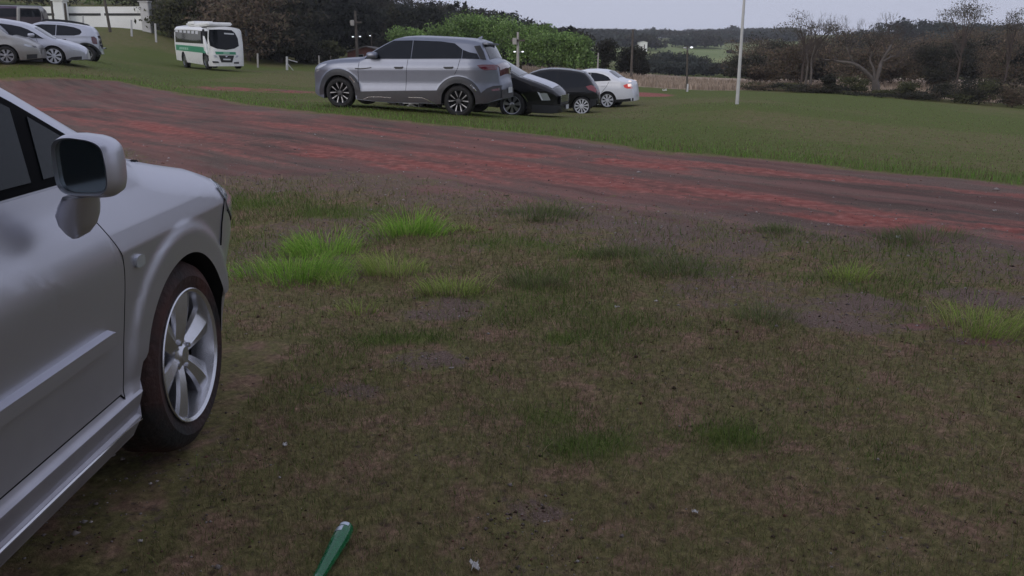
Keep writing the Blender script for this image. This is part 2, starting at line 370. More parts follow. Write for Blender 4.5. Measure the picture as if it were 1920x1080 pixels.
def ground_material():
    m = bpy.data.materials.new('field_soil_and_turf'); m.use_nodes = True
    nt = m.node_tree; N, L = nt.nodes, nt.links; b = N['Principled BSDF']
    b.inputs['Roughness'].default_value = .95; b.inputs['Specular IOR Level'].default_value = .12
    geo = N.new('ShaderNodeNewGeometry')
    def noise(s, d=6, rough=.6):
        n = N.new('ShaderNodeTexNoise'); n.inputs['Scale'].default_value = s; n.inputs['Detail'].default_value = d; n.inputs['Roughness'].default_value = rough
        L.new(geo.outputs['Position'], n.inputs['Vector']); return n.outputs[0]
    def ramp(src, stops):
        r = N.new('ShaderNodeValToRGB'); e = r.color_ramp.elements
        while len(e) < len(stops): e.new(.5)
        for k, (p, c) in enumerate(stops): e[k].position = p; e[k].color = (*c, 1)
        L.new(src, r.inputs[0]); return r.outputs[0]
    def attr(n):
        a = N.new('ShaderNodeAttribute'); a.attribute_name = n; return a.outputs['Fac']
    def math_(op, a, c, clamp=False):
        n = N.new('ShaderNodeMath'); n.operation = op; n.use_clamp = clamp
        for k, v in enumerate((a, c)):
            if isinstance(v, (int, float)): n.inputs[k].default_value = v
            else: L.new(v, n.inputs[k])
        return n.outputs[0]
    def mix(f, a, c):
        n = N.new('ShaderNodeMix'); n.data_type = 'RGBA'; L.new(f, n.inputs[0]); L.new(a, n.inputs[6]); L.new(c, n.inputs[7]); return n.outputs[2]
    def mask(a, nz, k=.9, lo=.35, hi=.65):
        s = math_('ADD', a, math_('MULTIPLY', math_('SUBTRACT', nz, .5), k))
        r = N.new('ShaderNodeMapRange'); r.interpolation_type = 'SMOOTHSTEP'; r.inputs[1].default_value = lo; r.inputs[2].default_value = hi; L.new(s, r.inputs[0]); return r.outputs[0]
    nf, nm, nc, ng = noise(38, 6, .7), noise(9, 6), noise(2.2, 5), noise(120, 3, .7)
    na_ = noise(5.5, 5); nd = noise(26, 4, .6)
    turf0 = ramp(nf, [(.28, (0.0960, 0.0589, 0.0429)), (.45, (0.1999, 0.1243, 0.0835)), (.58, (0.2720, 0.1717, 0.1151)), (.75, (0.4320, 0.2690, 0.1863))])
    olive = ramp(nf, [(.25, (0.0636, 0.0574, 0.0261)), (.5, (0.1560, 0.1366, 0.0567)), (.75, (0.2705, 0.2254, 0.0981))])
    dark = ramp(nf, [(.3, (0.0432, 0.0290, 0.0240)), (.7, (0.1224, 0.0818, 0.0672))])
    def smap(src, lo, hi):
        r = N.new('ShaderNodeMapRange'); r.interpolation_type = 'SMOOTHSTEP'; r.inputs[1].default_value = lo; r.inputs[2].default_value = hi; L.new(src, r.inputs[0]); return r.outputs[0]
    turf = mix(smap(na_, .35, .56), turf0, olive)
    turf = mix(math_('MULTIPLY', smap(nd, .56, .70), .75), turf, dark)
    green = ramp(nf, [(.25, (0.0568, 0.0694, 0.0157)), (.5, (0.1015, 0.1233, 0.0279)), (.75, (0.1548, 0.1780, 0.0453))])
    soil = ramp(ng, [(.25, (0.1214, 0.0621, 0.0521)), (.5, (0.2074, 0.1102, 0.0914)), (.72, (0.2732, 0.1513, 0.1270)), (.85, (0.4048, 0.2483, 0.2106))])
    rede = ramp(nm, [(.25, (0.1799, 0.0499, 0.0380)), (.5, (0.2899, 0.0963, 0.0777)), (.78, (0.4199, 0.1849, 0.1519))])
    crop = ramp(nm, [(.25, (.30, .22, .16)), (.7, (.48, .37, .27))])
    # wheel-track streaks along the road
    mp = N.new('ShaderNodeMapping'); mp.vector_type = 'TEXTURE'; mp.inputs['Rotation'].default_value = (0, 0, math.radians(-46)); mp.inputs['Scale'].default_value = (5.5, .55, 1)
    L.new(geo.outputs['Position'], mp.inputs['Vector'])
    st = N.new('ShaderNodeTexNoise'); st.inputs['Scale'].default_value = 1.3; st.inputs['Detail'].default_value = 8; st.inputs['Roughness'].default_value = .68; L.new(mp.outputs[0], st.inputs['Vector']); st = st.outputs[0]
    def mulc(col, f):
        n = N.new('ShaderNodeMix'); n.data_type = 'RGBA'; n.blend_type = 'MULTIPLY'; n.inputs[0].default_value = 1; L.new(col, n.inputs[6]); L.new(f, n.inputs[7]); return n.outputs[2]
    def smap2(src, a, b_, c_, d):
        r = N.new('ShaderNodeMapRange'); r.inputs[1].default_value = a; r.inputs[2].default_value = b_; r.inputs[3].default_value = c_; r.inputs[4].default_value = d; L.new(src, r.inputs[0]); return r.outputs[0]
    gravel = ramp(ng, [(.25, (0.0600, 0.0399, 0.0323)), (.46, (0.1440, 0.0987, 0.0798)), (.62, (0.2160, 0.1522, 0.1235)), (.78, (0.4320, 0.3255, 0.2660))])
    np_ = N.new('ShaderNodeTexNoise'); np_.inputs['Scale'].default_value = 1.1; np_.inputs['Detail'].default_value = 9; np_.inputs['Roughness'].default_value = .7; np_.inputs['Distortion'].default_value = .6
    mp2 = N.new('ShaderNodeMapping'); mp2.vector_type = 'TEXTURE'; mp2.inputs['Rotation'].default_value = (0, 0, math.radians(-46)); mp2.inputs['Scale'].default_value = (2.0, .8, 1); L.new(geo.outputs['Position'], mp2.inputs['Vector']); L.new(mp2.outputs[0], np_.inputs['Vector'])
    soil = mix(smap(np_.outputs[0], .44, .58), soil, gravel)
    roadc = mulc(soil, smap2(st, .3, .7, .55, 1.25))
    redf = smap(math_('ADD', math_('MULTIPLY', attr('red'), .55), math_('MULTIPLY', math_('ADD', math_('MULTIPLY', st, .75), math_('MULTIPLY', nm, .25)), 1.0)), .64, .90)
    c = mix(mask(attr('lush'), math_('ADD', math_('MULTIPLY', nc, .5), math_('MULTIPLY', nm, .5)), 1.1, .25, .85), turf, green)
    c = mix(mask(attr('gravel'), math_('ADD', math_('MULTIPLY', nm, .5), math_('MULTIPLY', nd, .5)), 1.7, .35, .70), c, gravel)
    c = mix(mask(attr('road'), math_('ADD', math_('MULTIPLY', nm, .6), math_('MULTIPLY', nd, .4)), 1.5, .40, .62), c, roadc)
    c = mix(math_('MULTIPLY', redf, smap(attr('red'), .02, .25)), c, rede)
    c = mix(mask(attr('crop'), nm, .5), c, crop)
    past = ramp(noise(.05, 3), [(.3, (.17, .22, .08)), (.7, (.27, .29, .125))])
    c = mix(attr('pasture'), c, past)
    L.new(c, b.inputs['Base Color'])
    bp = N.new('ShaderNodeBump'); bp.inputs['Strength'].default_value = .7; bp.inputs['Distance'].default_value = .012
    L.new(math_('ADD', math_('MULTIPLY', nf, .7), math_('MULTIPLY', ng, .35)), bp.inputs['Height']); L.new(bp.outputs[0], b.inputs['Normal'])
    return m
ground = np_mesh('ground', GV, GF, ground_material(), smooth=True)
for nm_, arr in (('road', road_m), ('red', red_m), ('lush', lush_m), ('crop', crop_m), ('gravel', bare_m), ('pasture', field_m)):
    a = ground.data.attributes.new(nm_, 'FLOAT', 'POINT'); a.data.foreach_set('value', np.append(arr, 0).astype(np.float32))
bmg = bmesh.new(); bmg.from_mesh(ground.data); bmg.verts.ensure_lookup_table()
for j in range(na): bmg.faces.new((bmg.verts[cidx], bmg.verts[(j+1) % na], bmg.verts[j]))
bmg.to_mesh(ground.data); bmg.free()
tag(ground, kind='structure')

# ------------------------------------------------------------------ grass
def blades(name, x, y, h, w, cols, label, lean=.5):
    n = len(x); z = surface(x, y)-.006
    a = RNG.uniform(0, 2*np.pi, n); b = RNG.uniform(0, 2*np.pi, n); ln = np.abs(RNG.normal(0, lean, n))*h
    base = np.stack([x, y, z], 1); d = np.stack([np.cos(a), np.sin(a), 0*a], 1)*(w/2)[:, None]
    tip = base+np.stack([np.cos(b)*ln, np.sin(b)*ln, h], 1); mid = base+np.stack([np.cos(b)*ln*.35, np.sin(b)*ln*.35, h*.6], 1)
    V = np.stack([base-d, base+d, mid+d*.7, tip, mid-d*.7], 1).reshape(-1, 3)
    Fa = (np.array([[0, 1, 2], [0, 2, 4], [4, 2, 3]])[None]+5*np.arange(n)[:, None, None]).reshape(-1, 3)
    return tag(np_mesh(name, V, Fa, M['grass_blade'], cols=np.repeat(cols, 5, 0)), label, 'grass', kind='stuff')
def pick(n, r0, r1, a0=-37, a1=37):
    r = np.exp(RNG.uniform(math.log(r0), math.log(r1), n)); a = np.radians(RNG.uniform(a0, a1, n))
    return np.sin(a)*r, np.cos(a)*r
def shade(n, base, var, pal):
    k = RNG.integers(0, len(pal), n); return np.array(pal)[k]*(1+RNG.normal(0, var, (n, 1)))*base
DRY = [(.13, .097, .055), (.17, .130, .076), (.090, .066, .038), (.092, .085, .036), (.066, .069, .024)]
LUSH = [(.075, .115, .024), (.10, .148, .032), (.055, .090, .018), (.12, .150, .045), (.12, .115, .055)]
# near turf: short, dry and trampled
x, y = pick(420000, 1.1, 13); ro, re, lu, cr, ne, fa, ba, _ = masks(x, y)
keep = RNG.uniform(0, 1, len(x)) < ne*(1-.93*ro)*(1-.93*ba)*(.35+.65*fbm(x, y, 4, 91))
keep &= ~((x < -1.0) & (x > -2.6) & (y < 3.5))
x, y, lu = x[keep], y[keep], lu[keep]; n = len(x); rr = np.hypot(x, y)
cd, cg = shade(n, 2.1, .22, DRY), shade(n, 1.6, .2, LUSH)
isg = (RNG.uniform(0, 1, n) < np.clip(lu*1.25+.16, 0, 1))[:, None]
hh = (RNG.gamma(4, .0042, n)+.004)*(1+1.1*lu)*(.75+.1*rr)*np.where(RNG.uniform(0, 1, n) < .02, 1.8, 1)
blades('dry_turf', x, y, hh, np.clip(.00085*rr, .0015, .008), np.where(isg, cg, cd), 'short dry trampled turf of the near field between the car and the dirt road', .9)
x, y = pick(16000, 1.6, 9); ro, re, lu, cr, ne, fa, ba, _ = masks(x, y)
keep = (RNG.uniform(0, 1, len(x)) < ne*(.15+.85*sstep(.5, .66, fbm(x, y, 1.3, 97)))) & ~((x < -1.0) & (x > -2.8) & (y < 3.6)); x, y = x[keep], y[keep]; n = len(x); rr = np.hypot(x, y)
blades('dry_stalks', x, y, RNG.uniform(.02, .075, n)*(.6+.08*rr), np.clip(.0005*rr, .0011, .004), shade(n, 1, .15, [(.30, .24, .17), (.36, .29, .21), (.24, .19, .13), (.22, .21, .12)]), 'thin dry straw stalks scattered over the near turf and gravel', 1.1)
# grass beyond the road: a taller green verge, then mown lawn
x, y = pick(240000, 7, 48); ro, re, lu, cr, ne, fa, ba, _ = masks(x, y)
yu = np.interp(x, UPA[:, 0], UPA[:, 1]); edge = np.exp(-np.clip(y-yu, 0, 9)/1.3)
keep = (RNG.uniform(0, 1, len(x)) < fa*(1-.95*ro)*(.35+.65*edge)) & (cr < .5)
x, y, lu, edge = x[keep], y[keep], lu[keep], edge[keep]; n = len(x); rr = np.hypot(x, y)
isg = (RNG.uniform(0, 1, n) < np.clip(.45+.5*edge, 0, 1))[:, None]
hh = RNG.gamma(4, .007, n)*(.7+1.9*edge)
blades('verge_grass', x, y, hh, np.clip(.0007*rr, .003, .02), np.where(isg, shade(n, 2.2, .16, LUSH)*np.array([.92, 1.08, .9]), shade(n, 1.6, .16, DRY)), 'green mown grass beyond the dirt road around the parked cars', .5)
# the far stubble field
x = RNG.uniform(-2, 66, 26000); y = 51+np.abs(RNG.normal(0, 14, 26000)); ro, re, lu, cr, ne, fa, ba, _ = masks(x, y)
k = cr > .6; x, y = x[k], y[k]; n = len(x)
blades('dry_crop', x, y, RNG.uniform(.2, .45, n), RNG.uniform(.06, .12, n), shade(n, 1, .15, [(.55, .43, .32), (.47, .36, .26), (.38, .29, .21)]), 'pale dry crop stubble in the field below the far trees', .25)

def tuft(px, py, w, h, n, pal, label, group='bright grass tufts in the turf', name='grass_tuft'):
    c = on_ground(px, py); n = int(n*1.7)
    kc = 10; cr_, ca_ = np.sqrt(RNG.uniform(0, 1, kc))*w*.85, RNG.uniform(0, 2*np.pi, kc); ch_ = RNG.uniform(.45, 1.3, kc); ci = RNG.integers(0, kc, n)
    ox = cr_[ci]*np.cos(ca_[ci])+RNG.normal(0, .24, n)*w; oy = (cr_[ci]*np.sin(ca_[ci])+RNG.normal(0, .24, n)*w)*.75
    x, y = c.x+ox, c.y+oy; r = np.minimum(np.hypot(ox, oy/.75), w*1.3); a = np.arctan2(oy, ox)
    hh = h*RNG.uniform(.45, 1.1, n)*(1-.35*(r/w)**2).clip(.25)*ch_[ci]*1.15
    z = surface(x, y)-.010
    out = RNG.normal(0, .5, n)+a; ln = hh*np.abs(RNG.normal(.45, .35, n))+hh*.5*r/w
    wd = np.clip(.0006*c.y*np.ones(n), .0022, .006)*RNG.uniform(.7, 1.2, n)
    base = np.stack([x, y, z], 1); pd = RNG.uniform(0, 2*np.pi, n); d = np.stack([np.cos(pd), np.sin(pd), 0*pd], 1)*wd[:, None]*.5
    o = np.stack([np.cos(out), np.sin(out), 0*out], 1)
    m1 = base+o*(ln*.3)[:, None]; m1[:, 2] += hh*.6
    m2 = base+o*(ln*.7)[:, None]; m2[:, 2] += hh*.95
    tp = base+o*(ln*1.15)[:, None]; tp[:, 2] += hh*RNG.uniform(.8, 1.1, n)
    V = np.stack([base-d, base+d, m1+d, m1-d, m2+d*.7, m2-d*.7, tp], 1).reshape(-1, 3)-np.array(c)
    cols = np.repeat(shade(n, 1, .2, pal), 7, 0)
    ob = np_mesh(name, V, (np.array([[0, 1, 2], [0, 2, 3], [3, 2, 4], [3, 4, 5], [5, 4, 6]])[None]+7*np.arange(n)[:, None, None]).reshape(-1, 3), M['grass_blade'], cols=cols)
    ob.location = c
    return tag(ob, label, 'grass tuft', group)
BR = [(.27, .50, .065), (.34, .58, .085), (.19, .38, .045), (.42, .55, .13)]
YG = [(.36, .48, .10), (.44, .52, .13), (.28, .40, .08), (.46, .42, .19)]
DK = [(.16, .20, .075), (.19, .23, .085), (.14, .165, .07), (.22, .20, .11)]
tuft(545, 515, .36, .145, 760, BR, 'largest bright green grass tuft, nearest the silver car wheel')
tuft(610, 475, .27, .15, 520, BR, 'deep green dense grass tuft just behind the largest one')
tuft(770, 440, .28, .16, 480, BR, 'bright green grass tuft farthest up, near the dirt road')
tuft(742, 512, .22, .13, 300, YG, 'yellow green loose grass tuft in the middle of the bright cluster')
tuft(850, 545, .20, .12, 280, YG, 'bright tuft at the right end of the cluster beside bare dark soil')
tuft(672, 582, .15, .08, 80, YG, 'small sparse yellow green tuft below the bright cluster')
tuft(875, 433, .12, .05, 90, YG, 'low thin tuft right of the farthest bright tuft')
tuft(640, 535, .12, .08, 70, YG, 'small pale tuft between the largest tuft and the sparse one')
tuft(1592, 518, .20, .09, 170, YG, 'pale green low tuft at right above bare dark soil')
tuft(1835, 615, .24, .13, 330, YG, 'bright green tuft at far right beside red earth')
tuft(1490, 442, .28, .07, 330, DK, 'flat dark green tuft by a pink earth patch at the road edge', 'dark grass tufts in the turf')
tuft(1010, 405, .36, .13, 360, DK, 'dark grass tuft at the near edge of the dirt road', 'dark grass tufts in the turf')
tuft(1290, 508, .32, .10, 330, DK, 'dark green wide tuft in the middle of the near field', 'dark grass tufts in the turf')
tuft(1180, 480, .26, .08, 220, DK, 'greyish green low tuft left of the wide dark one', 'dark grass tufts in the turf')
tuft(1005, 535, .20, .09, 190, DK, 'dark olive tuft in front of the long bare strip', 'dark grass tufts in the turf')
tuft(1740, 450, .45, .08, 520, DK, 'dark ragged weeds along the road edge at right', 'dark grass tufts in the turf')
tuft(1430, 605, .20, .09, 190, DK, 'thin grey green tuft among dry stalks at right of the middle', 'dark grass tufts in the turf')

# ------------------------------------------------------------------ vehicles
class Car:
    """local frame: u runs along the visible side towards the right of the photograph, v away from the viewer, z up"""
    def __init__(s, name, label, cat, ang, W, base=None, ref=None, Y=None, conv=None, group=None):
        s.conv = conv or (lambda a, b: (a, b))
        s.A = Vector(base) if base else at(*s.conv(*ref), Y)
        a = math.radians(ang); s.d = (math.cos(a), math.sin(a)); s.n = (-s.d[1], s.d[0]); s.W = W
        s.root = tag(empty(name, s.A, a), label, cat, group)
        s.belt, s.tumble, s.prof = 1.0, .3, [(0, 0), (2, 0)]
        s.front, s.rear = (.5, .35), (.5, .3)     # (length, inset) of plan rounding at low-u / high-u end
        s.bul = (.05, .05); s.fil = .07; s.crown = .03; s.flares = []; s.extra = None; s.psm = .035
    def uz(s, X, Y, v=0.0):
        r = ray(*s.conv(X, Y)); nx, ny = s.n
        t = (s.A.x*nx+s.A.y*ny+v)/(r[0]*nx+r[1]*ny)
        return ((r[0]*t-s.A.x)*s.d[0]+(r[1]*t-s.A.y)*s.d[1], EYE+r[2]*t-s.A.z)
    def vz(s, X, Y, u):
        r = ray(*s.conv(X, Y)); dx, dy = s.d
        t = (s.A.x*dx+s.A.y*dy+u)/(r[0]*dx+r[1]*dy)
        return ((r[0]*t-s.A.x)*s.n[0]+(r[1]*t-s.A.y)*s.n[1], EYE+r[2]*t-s.A.z)
    def P(s, pts): return [s.uz(*p) for p in pts]
    def zt(s, u): return float(np.interp(u, s.tu, s.tz))
    def zb(s, u):
        z = float(np.interp(u, s.bu, s.bz))
        for (c, zc, r) in s.arches:
            if abs(u-c) < r: z = max(z, zc+math.sqrt(r*r-(u-c)**2))
        return min(z, s.zt(u)-.02)
    def inset(s, u, z):
        i = float(np.interp(z, [p[0] for p in s.prof], [p[1] for p in s.prof]))
        if z > s.belt: i += (z-s.belt)*s.tumble
        for (L, T), d in ((s.front, u-s.u0), (s.rear, s.u1-u)):
            if d < L:
                q = min(1, (L-max(d, 0))/L); i += T*(1-math.sqrt(max(0, 1-q*q)))
        d = s.zt(u)-z
        if d < s.fil: q = min(1, (s.fil-d)/s.fil); i += s.fil*(1-math.sqrt(max(0, 1-q*q)))*.9
        for (c, zc, r, w, h) in s.flares:
            q = math.hypot(u-c, z-zc)-r
            if q < w: i -= h*float(sstep(0, 1, np.array((w-q)/(w*.45)))*sstep(.30, .46, np.array(z)))
        if s.extra: i += s.extra(u, z)
        return i
    def warp(s, u, v):
        k = max(0, 1-(2*v/s.W-1)**2)
        return u-s.bul[0]*k*float(sstep(0, 1, np.array(1-(u-s.u0)/.8)))+s.bul[1]*k*float(sstep(0, 1, np.array(1-(s.u1-u)/.8)))
    def body(s, top, bot, wheels, paint, step=.05, arch=1.2, rows=20, name='body', paint2=None):
        s.wheels = wheels
        s.tu, s.tz = zip(*top); s.bu, s.bz = zip(*bot)
        s.u0, s.u1 = s.tu[0], s.tu[-1]
        if s.psm:
            zz_ = np.linspace(0, 3, 301); v_ = np.interp(zz_, [p[0] for p in s.prof], [p[1] for p in s.prof]); kx = np.arange(-15, 16)*.01
            kk = np.exp(-.5*(kx/s.psm)**2); v_ = np.convolve(np.pad(v_, 15, mode='edge'), kk/kk.sum(), 'valid'); s.prof = list(zip(zz_[::4].tolist(), v_[::4].tolist()))
        s.arches = [(u, z, r*arch) for (u, z, r) in wheels]
        us = set(np.arange(s.u0, s.u1, step)) | set(s.tu) | set(b for b in s.bu if s.u0 < b < s.u1)
        for k in range(1, 13):
            us.add(s.u0+.3*(k/12)**2); us.add(s.u1-.3*(k/12)**2)
        for (c, zc, r) in s.arches:
            for k in range(25): us.add(c-r*math.cos(math.pi*k/24))
        us = sorted(u for u in us if s.u0 <= u <= s.u1)
        us = [u for i, u in enumerate(us) if i == 0 or u-us[i-1] > .004]; us[-1] = s.u1
        zmax, zmin = max(s.tz), min(s.bz)
        base_z = sorted(set([round(float(q), 4) for q in np.linspace(zmin, zmax, rows)]+[p[0] for p in s.prof if zmin < p[0] < zmax]))
        nf_ = 7; rows = len(base_z)+nf_
        K = 8; bm = bmesh.new(); rings = []
        def nv(u, v, z): return bm.verts.new((s.warp(u, v), v, z))
        for u in us:
            zb, zt = s.zb(u), s.zt(u); f0 = max(zb, zt-s.fil); zs = [zb]+[min(max(q, zb), f0) for q in base_z]+[f0+(zt-f0)*math.sin(math.pi/2*k/nf_) for k in range(1, nf_+1)]
            ins = [min(s.inset(u, z), s.W*.47) for z in zs]
            l = [nv(u, i, z) for i, z in zip(ins, zs)]; r = [nv(u, s.W-i, z) for i, z in zip(ins, zs)]
            def lat(i, z, c): return [nv(u, i+(s.W-2*i)*k/K, z+c*(1-(2*k/K-1)**2)) for k in range(1, K)]
            rings.append((l, lat(ins[-1], zt, s.crown), r, lat(ins[0], zb, 0)))
        for a, b in zip(rings, rings[1:]):
            for k in range(rows):
                bm.faces.new((a[0][k], b[0][k], b[0][k+1], a[0][k+1])); bm.faces.new((a[2][k], a[2][k+1], b[2][k+1], b[2][k]))
            ta, tb = [a[0][-1]]+a[1]+[a[2][-1]], [b[0][-1]]+b[1]+[b[2][-1]]
            ba, bb = [a[0][0]]+a[3]+[a[2][0]], [b[0][0]]+b[3]+[b[2][0]]
            for k in range(K):
                bm.faces.new((ta[k], tb[k], tb[k+1], ta[k+1]))
                f = bm.faces.new((ba[k], ba[k+1], bb[k+1], bb[k])); f.material_index = 1
        for a in (rings[0], rings[-1]):
            g = []
            for k in range(rows+1):
                if k == 0: g.append([a[0][0]]+a[3]+[a[2][0]])
                elif k == rows: g.append([a[0][-1]]+a[1]+[a[2][-1]])
                else:
                    p, q = a[0][k].co, a[2][k].co; u = us[0] if a is rings[0] else us[-1]
                    g.append([a[0][k]]+[nv(u, p.y+(q.y-p.y)*j/K, p.z) for j in range(1, K)]+[a[2][k]])
            for k in range(rows):
                for j in range(K): bm.faces.new((g[k][j], g[k][j+1], g[k+1][j+1], g[k+1][j]))
        bmesh.ops.dissolve_degenerate(bm, dist=.0004, edges=bm.edges)
        return build(name, bm, [paint, M['under']], s.root, 35)
    # ---- raised pieces that follow the body
    def _piece(s, name, poly, fn, m, res, parent, rim, smooth=30):
        bm = bmesh.new(); f = bm.faces.new([bm.verts.new((a, b, 0)) for a, b in poly])
        bmesh.ops.triangulate(bm, faces=[f])
        for ax in (0, 1):
            lo, hi = min(p[ax] for p in poly), max(p[ax] for p in poly)
            q = math.ceil(lo/res)*res
            while q < hi:
                no = (1, 0, 0) if ax == 0 else (0, 1, 0); co = (q+1e-5, 0, 0) if ax == 0 else (0, q+1e-5, 0)
                bmesh.ops.bisect_plane(bm, geom=bm.verts[:]+bm.edges[:]+bm.faces[:], plane_co=co, plane_no=no)
                q += res
        bmesh.ops.remove_doubles(bm, verts=bm.verts, dist=.0006)
        be = [e for e in bm.edges if len(e.link_faces) == 1]
        par = {v: (v.co.x, v.co.y) for v in bm.verts}
        low = {}
        for e in be:
            for v in e.verts:
                if v not in low: low[v] = bm.verts.new(fn(*par[v], -rim))
        for v, p in par.items(): v.co = fn(*p, 0)
        for e in be:
            a, b = e.verts
            try: bm.faces.new((a, b, low[b], low[a]))
            except ValueError: pass
        return build(name, bm, m, parent or s.root, smooth)
    def side(s, name, poly, m, off=.004, res=.08, parent=None, rim=.006, px=True, flip=False):
        if px: poly = s.P(poly)
        def fn(u, z, d):
            u = min(max(u, s.u0+.012), s.u1-.012); i = s.inset(u, z)-off-d
            return Vector((s.warp(u, max(i, 0)), (s.W-i) if flip else i, z))
        return s._piece(name, poly, fn, m, res, parent, rim)
    def end(s, name, poly, m, u, off=.005, res=.1, parent=None, rim=.01):
        """poly in (v, z) on the flat end of the body at u0 or u1"""
        sg = 1 if abs(u-s.u1) < abs(u-s.u0) else -1
        def fn(v, z, d): return Vector((s.warp(u, v)+sg*(off+d), v, z))
        return s._piece(name, poly, fn, m, res, parent, rim)
    def slope(s, name, ua, ub, t0, t1, m, off=.005, parent=None, n=10, K=10, rim=.008):
        """a panel lying on the upper surface (windscreen, rear window, lamps of the tail) between ua and ub"""
        bm = bmesh.new(); us = sorted(set(list(np.linspace(ua, ub, n))+[u for u in s.tu if ua < u < ub])); rows = []
        for u in us:
            e = .004; du, dz = 2*e, s.zt(min(u+e, s.u1))-s.zt(max(u-e, s.u0)); L = math.hypot(du, dz); nu, nz = -dz/L, du/L
            i = min(s.inset(u, s.zt(u)), s.W*.47); row = []
            for k in range(K+1):
                t = t0+(t1-t0)*k/K; v = i+(s.W-2*i)*t; z = s.zt(u)+s.crown*(1-(2*t-1)**2)
                row.append(bm.verts.new((s.warp(u, v)+nu*off, v, z+nz*off)))
            rows.append((row, nu, nz))
        for (a, _, _), (b, _, _) in zip(rows, rows[1:]):
            for k in range(K): bm.faces.new((a[k], b[k], b[k+1], a[k+1]))
        nrm = {}
        for row, nu, nz in rows:
            for v in row: nrm[v] = (nu, nz)
        be = [e for e in bm.edges if len(e.link_faces) == 1]; low = {}
        for e in be:
            for v in e.verts:
                if v not in low: low[v] = bm.verts.new((v.co.x-nrm[v][0]*(off+rim), v.co.y, v.co.z-nrm[v][1]*(off+rim)))
        for e in be: bm.faces.new((e.verts[0], e.verts[1], low[e.verts[1]], low[e.verts[0]]))
        return build(name, bm, m, parent or s.root, 30)
    def surf_z(s, u, v):
        v = min(v, s.W-v); zt = s.zt(u); i = s.inset(u, zt)
        if v >= i: return zt+s.crown*(1-((2*(v-i)/(s.W-2*i))-1)**2)
        lo, hi = zt-.35, zt
        for _ in range(16):
            mid = (lo+hi)/2
            if s.inset(u, mid) < v: lo = mid
            else: hi = mid
        return hi
    def topside(s, name, poly, m, off=.004, res=.06, parent=None, rim=.006):
        def fn(u, v, d): return Vector((s.warp(u, v), v, s.surf_z(u, v)+off+d))
        return s._piece(name, poly, fn, m, res, parent, rim)
    def top_line(s, name, pts, r, m, parent=None):
        P3 = []
        for a, b in zip(pts, pts[1:]):
            for j in range(6): u, v = a[0]+(b[0]-a[0])*j/6, a[1]+(b[1]-a[1])*j/6; P3.append((s.warp(u, v), v, s.surf_z(u, v)+.0015))
        bm = bmesh.new(); tube(bm, P3, [r]*len(P3), 6); return build(name, bm, m, parent or s.root, 60)
    def line(s, name, pts, w, m, off=.006, parent=None, px=True, dep=.006, k_=.8):
        """a thin raised strip along points on the side"""
        if px: pts = s.P(pts)
        P2 = []
        for a, b in zip(pts, pts[1:]):
            k = max(1, int(math.hypot(b[0]-a[0], b[1]-a[1])/.06))
            P2 += [(a[0]+(b[0]-a[0])*j/k, a[1]+(b[1]-a[1])*j/k) for j in range(k)]
        P2.append(pts[-1]); bm = bmesh.new(); rows = []
        for i, p in enumerate(P2):
            q0, q1 = P2[max(i-1, 0)], P2[min(i+1, len(P2)-1)]; dx, dz = q1[0]-q0[0], q1[1]-q0[1]; L = math.hypot(dx, dz) or 1
            ox, oz = -dz/L*w/2, dx/L*w/2; r = []
            for (su, d) in ((1, -dep), (k_, 0), (-k_, 0), (-1, -dep)):
                u, z = p[0]+ox*su, p[1]+oz*su; i_ = s.inset(u, z)-off-d
                r.append(bm.verts.new((s.warp(u, max(i_, 0)), i_, z)))
            rows.append(r)
        for a, b in zip(rows, rows[1:]):
            for k in range(3): bm.faces.new((a[k], b[k], b[k+1], a[k+1]))
        bm.faces.new(rows[0]); bm.faces.new(rows[-1][::-1])
        return build(name, bm, m, parent or s.root, 30)
    def put_wheels(s, rimr, width, style, tyre=None, face=.03, far=True, n=32):
        for (u, z, R) in s.wheels:
            if s.u0+R < u < s.u1-R:
                wb = bmesh.new(); box(wb, (u, s.W/2, z+R*.40), (R*2.2, s.W-2*(face+width+.06), R*1.3)); build('wheel_well', wb, M['under'], s.root)
        for (u, z, R) in s.wheels:
            for fs in ((0, 1) if far else (0,)):
                wheel(s.root, u, z, R, R*rimr, width, face if fs == 0 else s.W-face, 1 if fs == 0 else -1, style, tyre or M['rubber'], n)

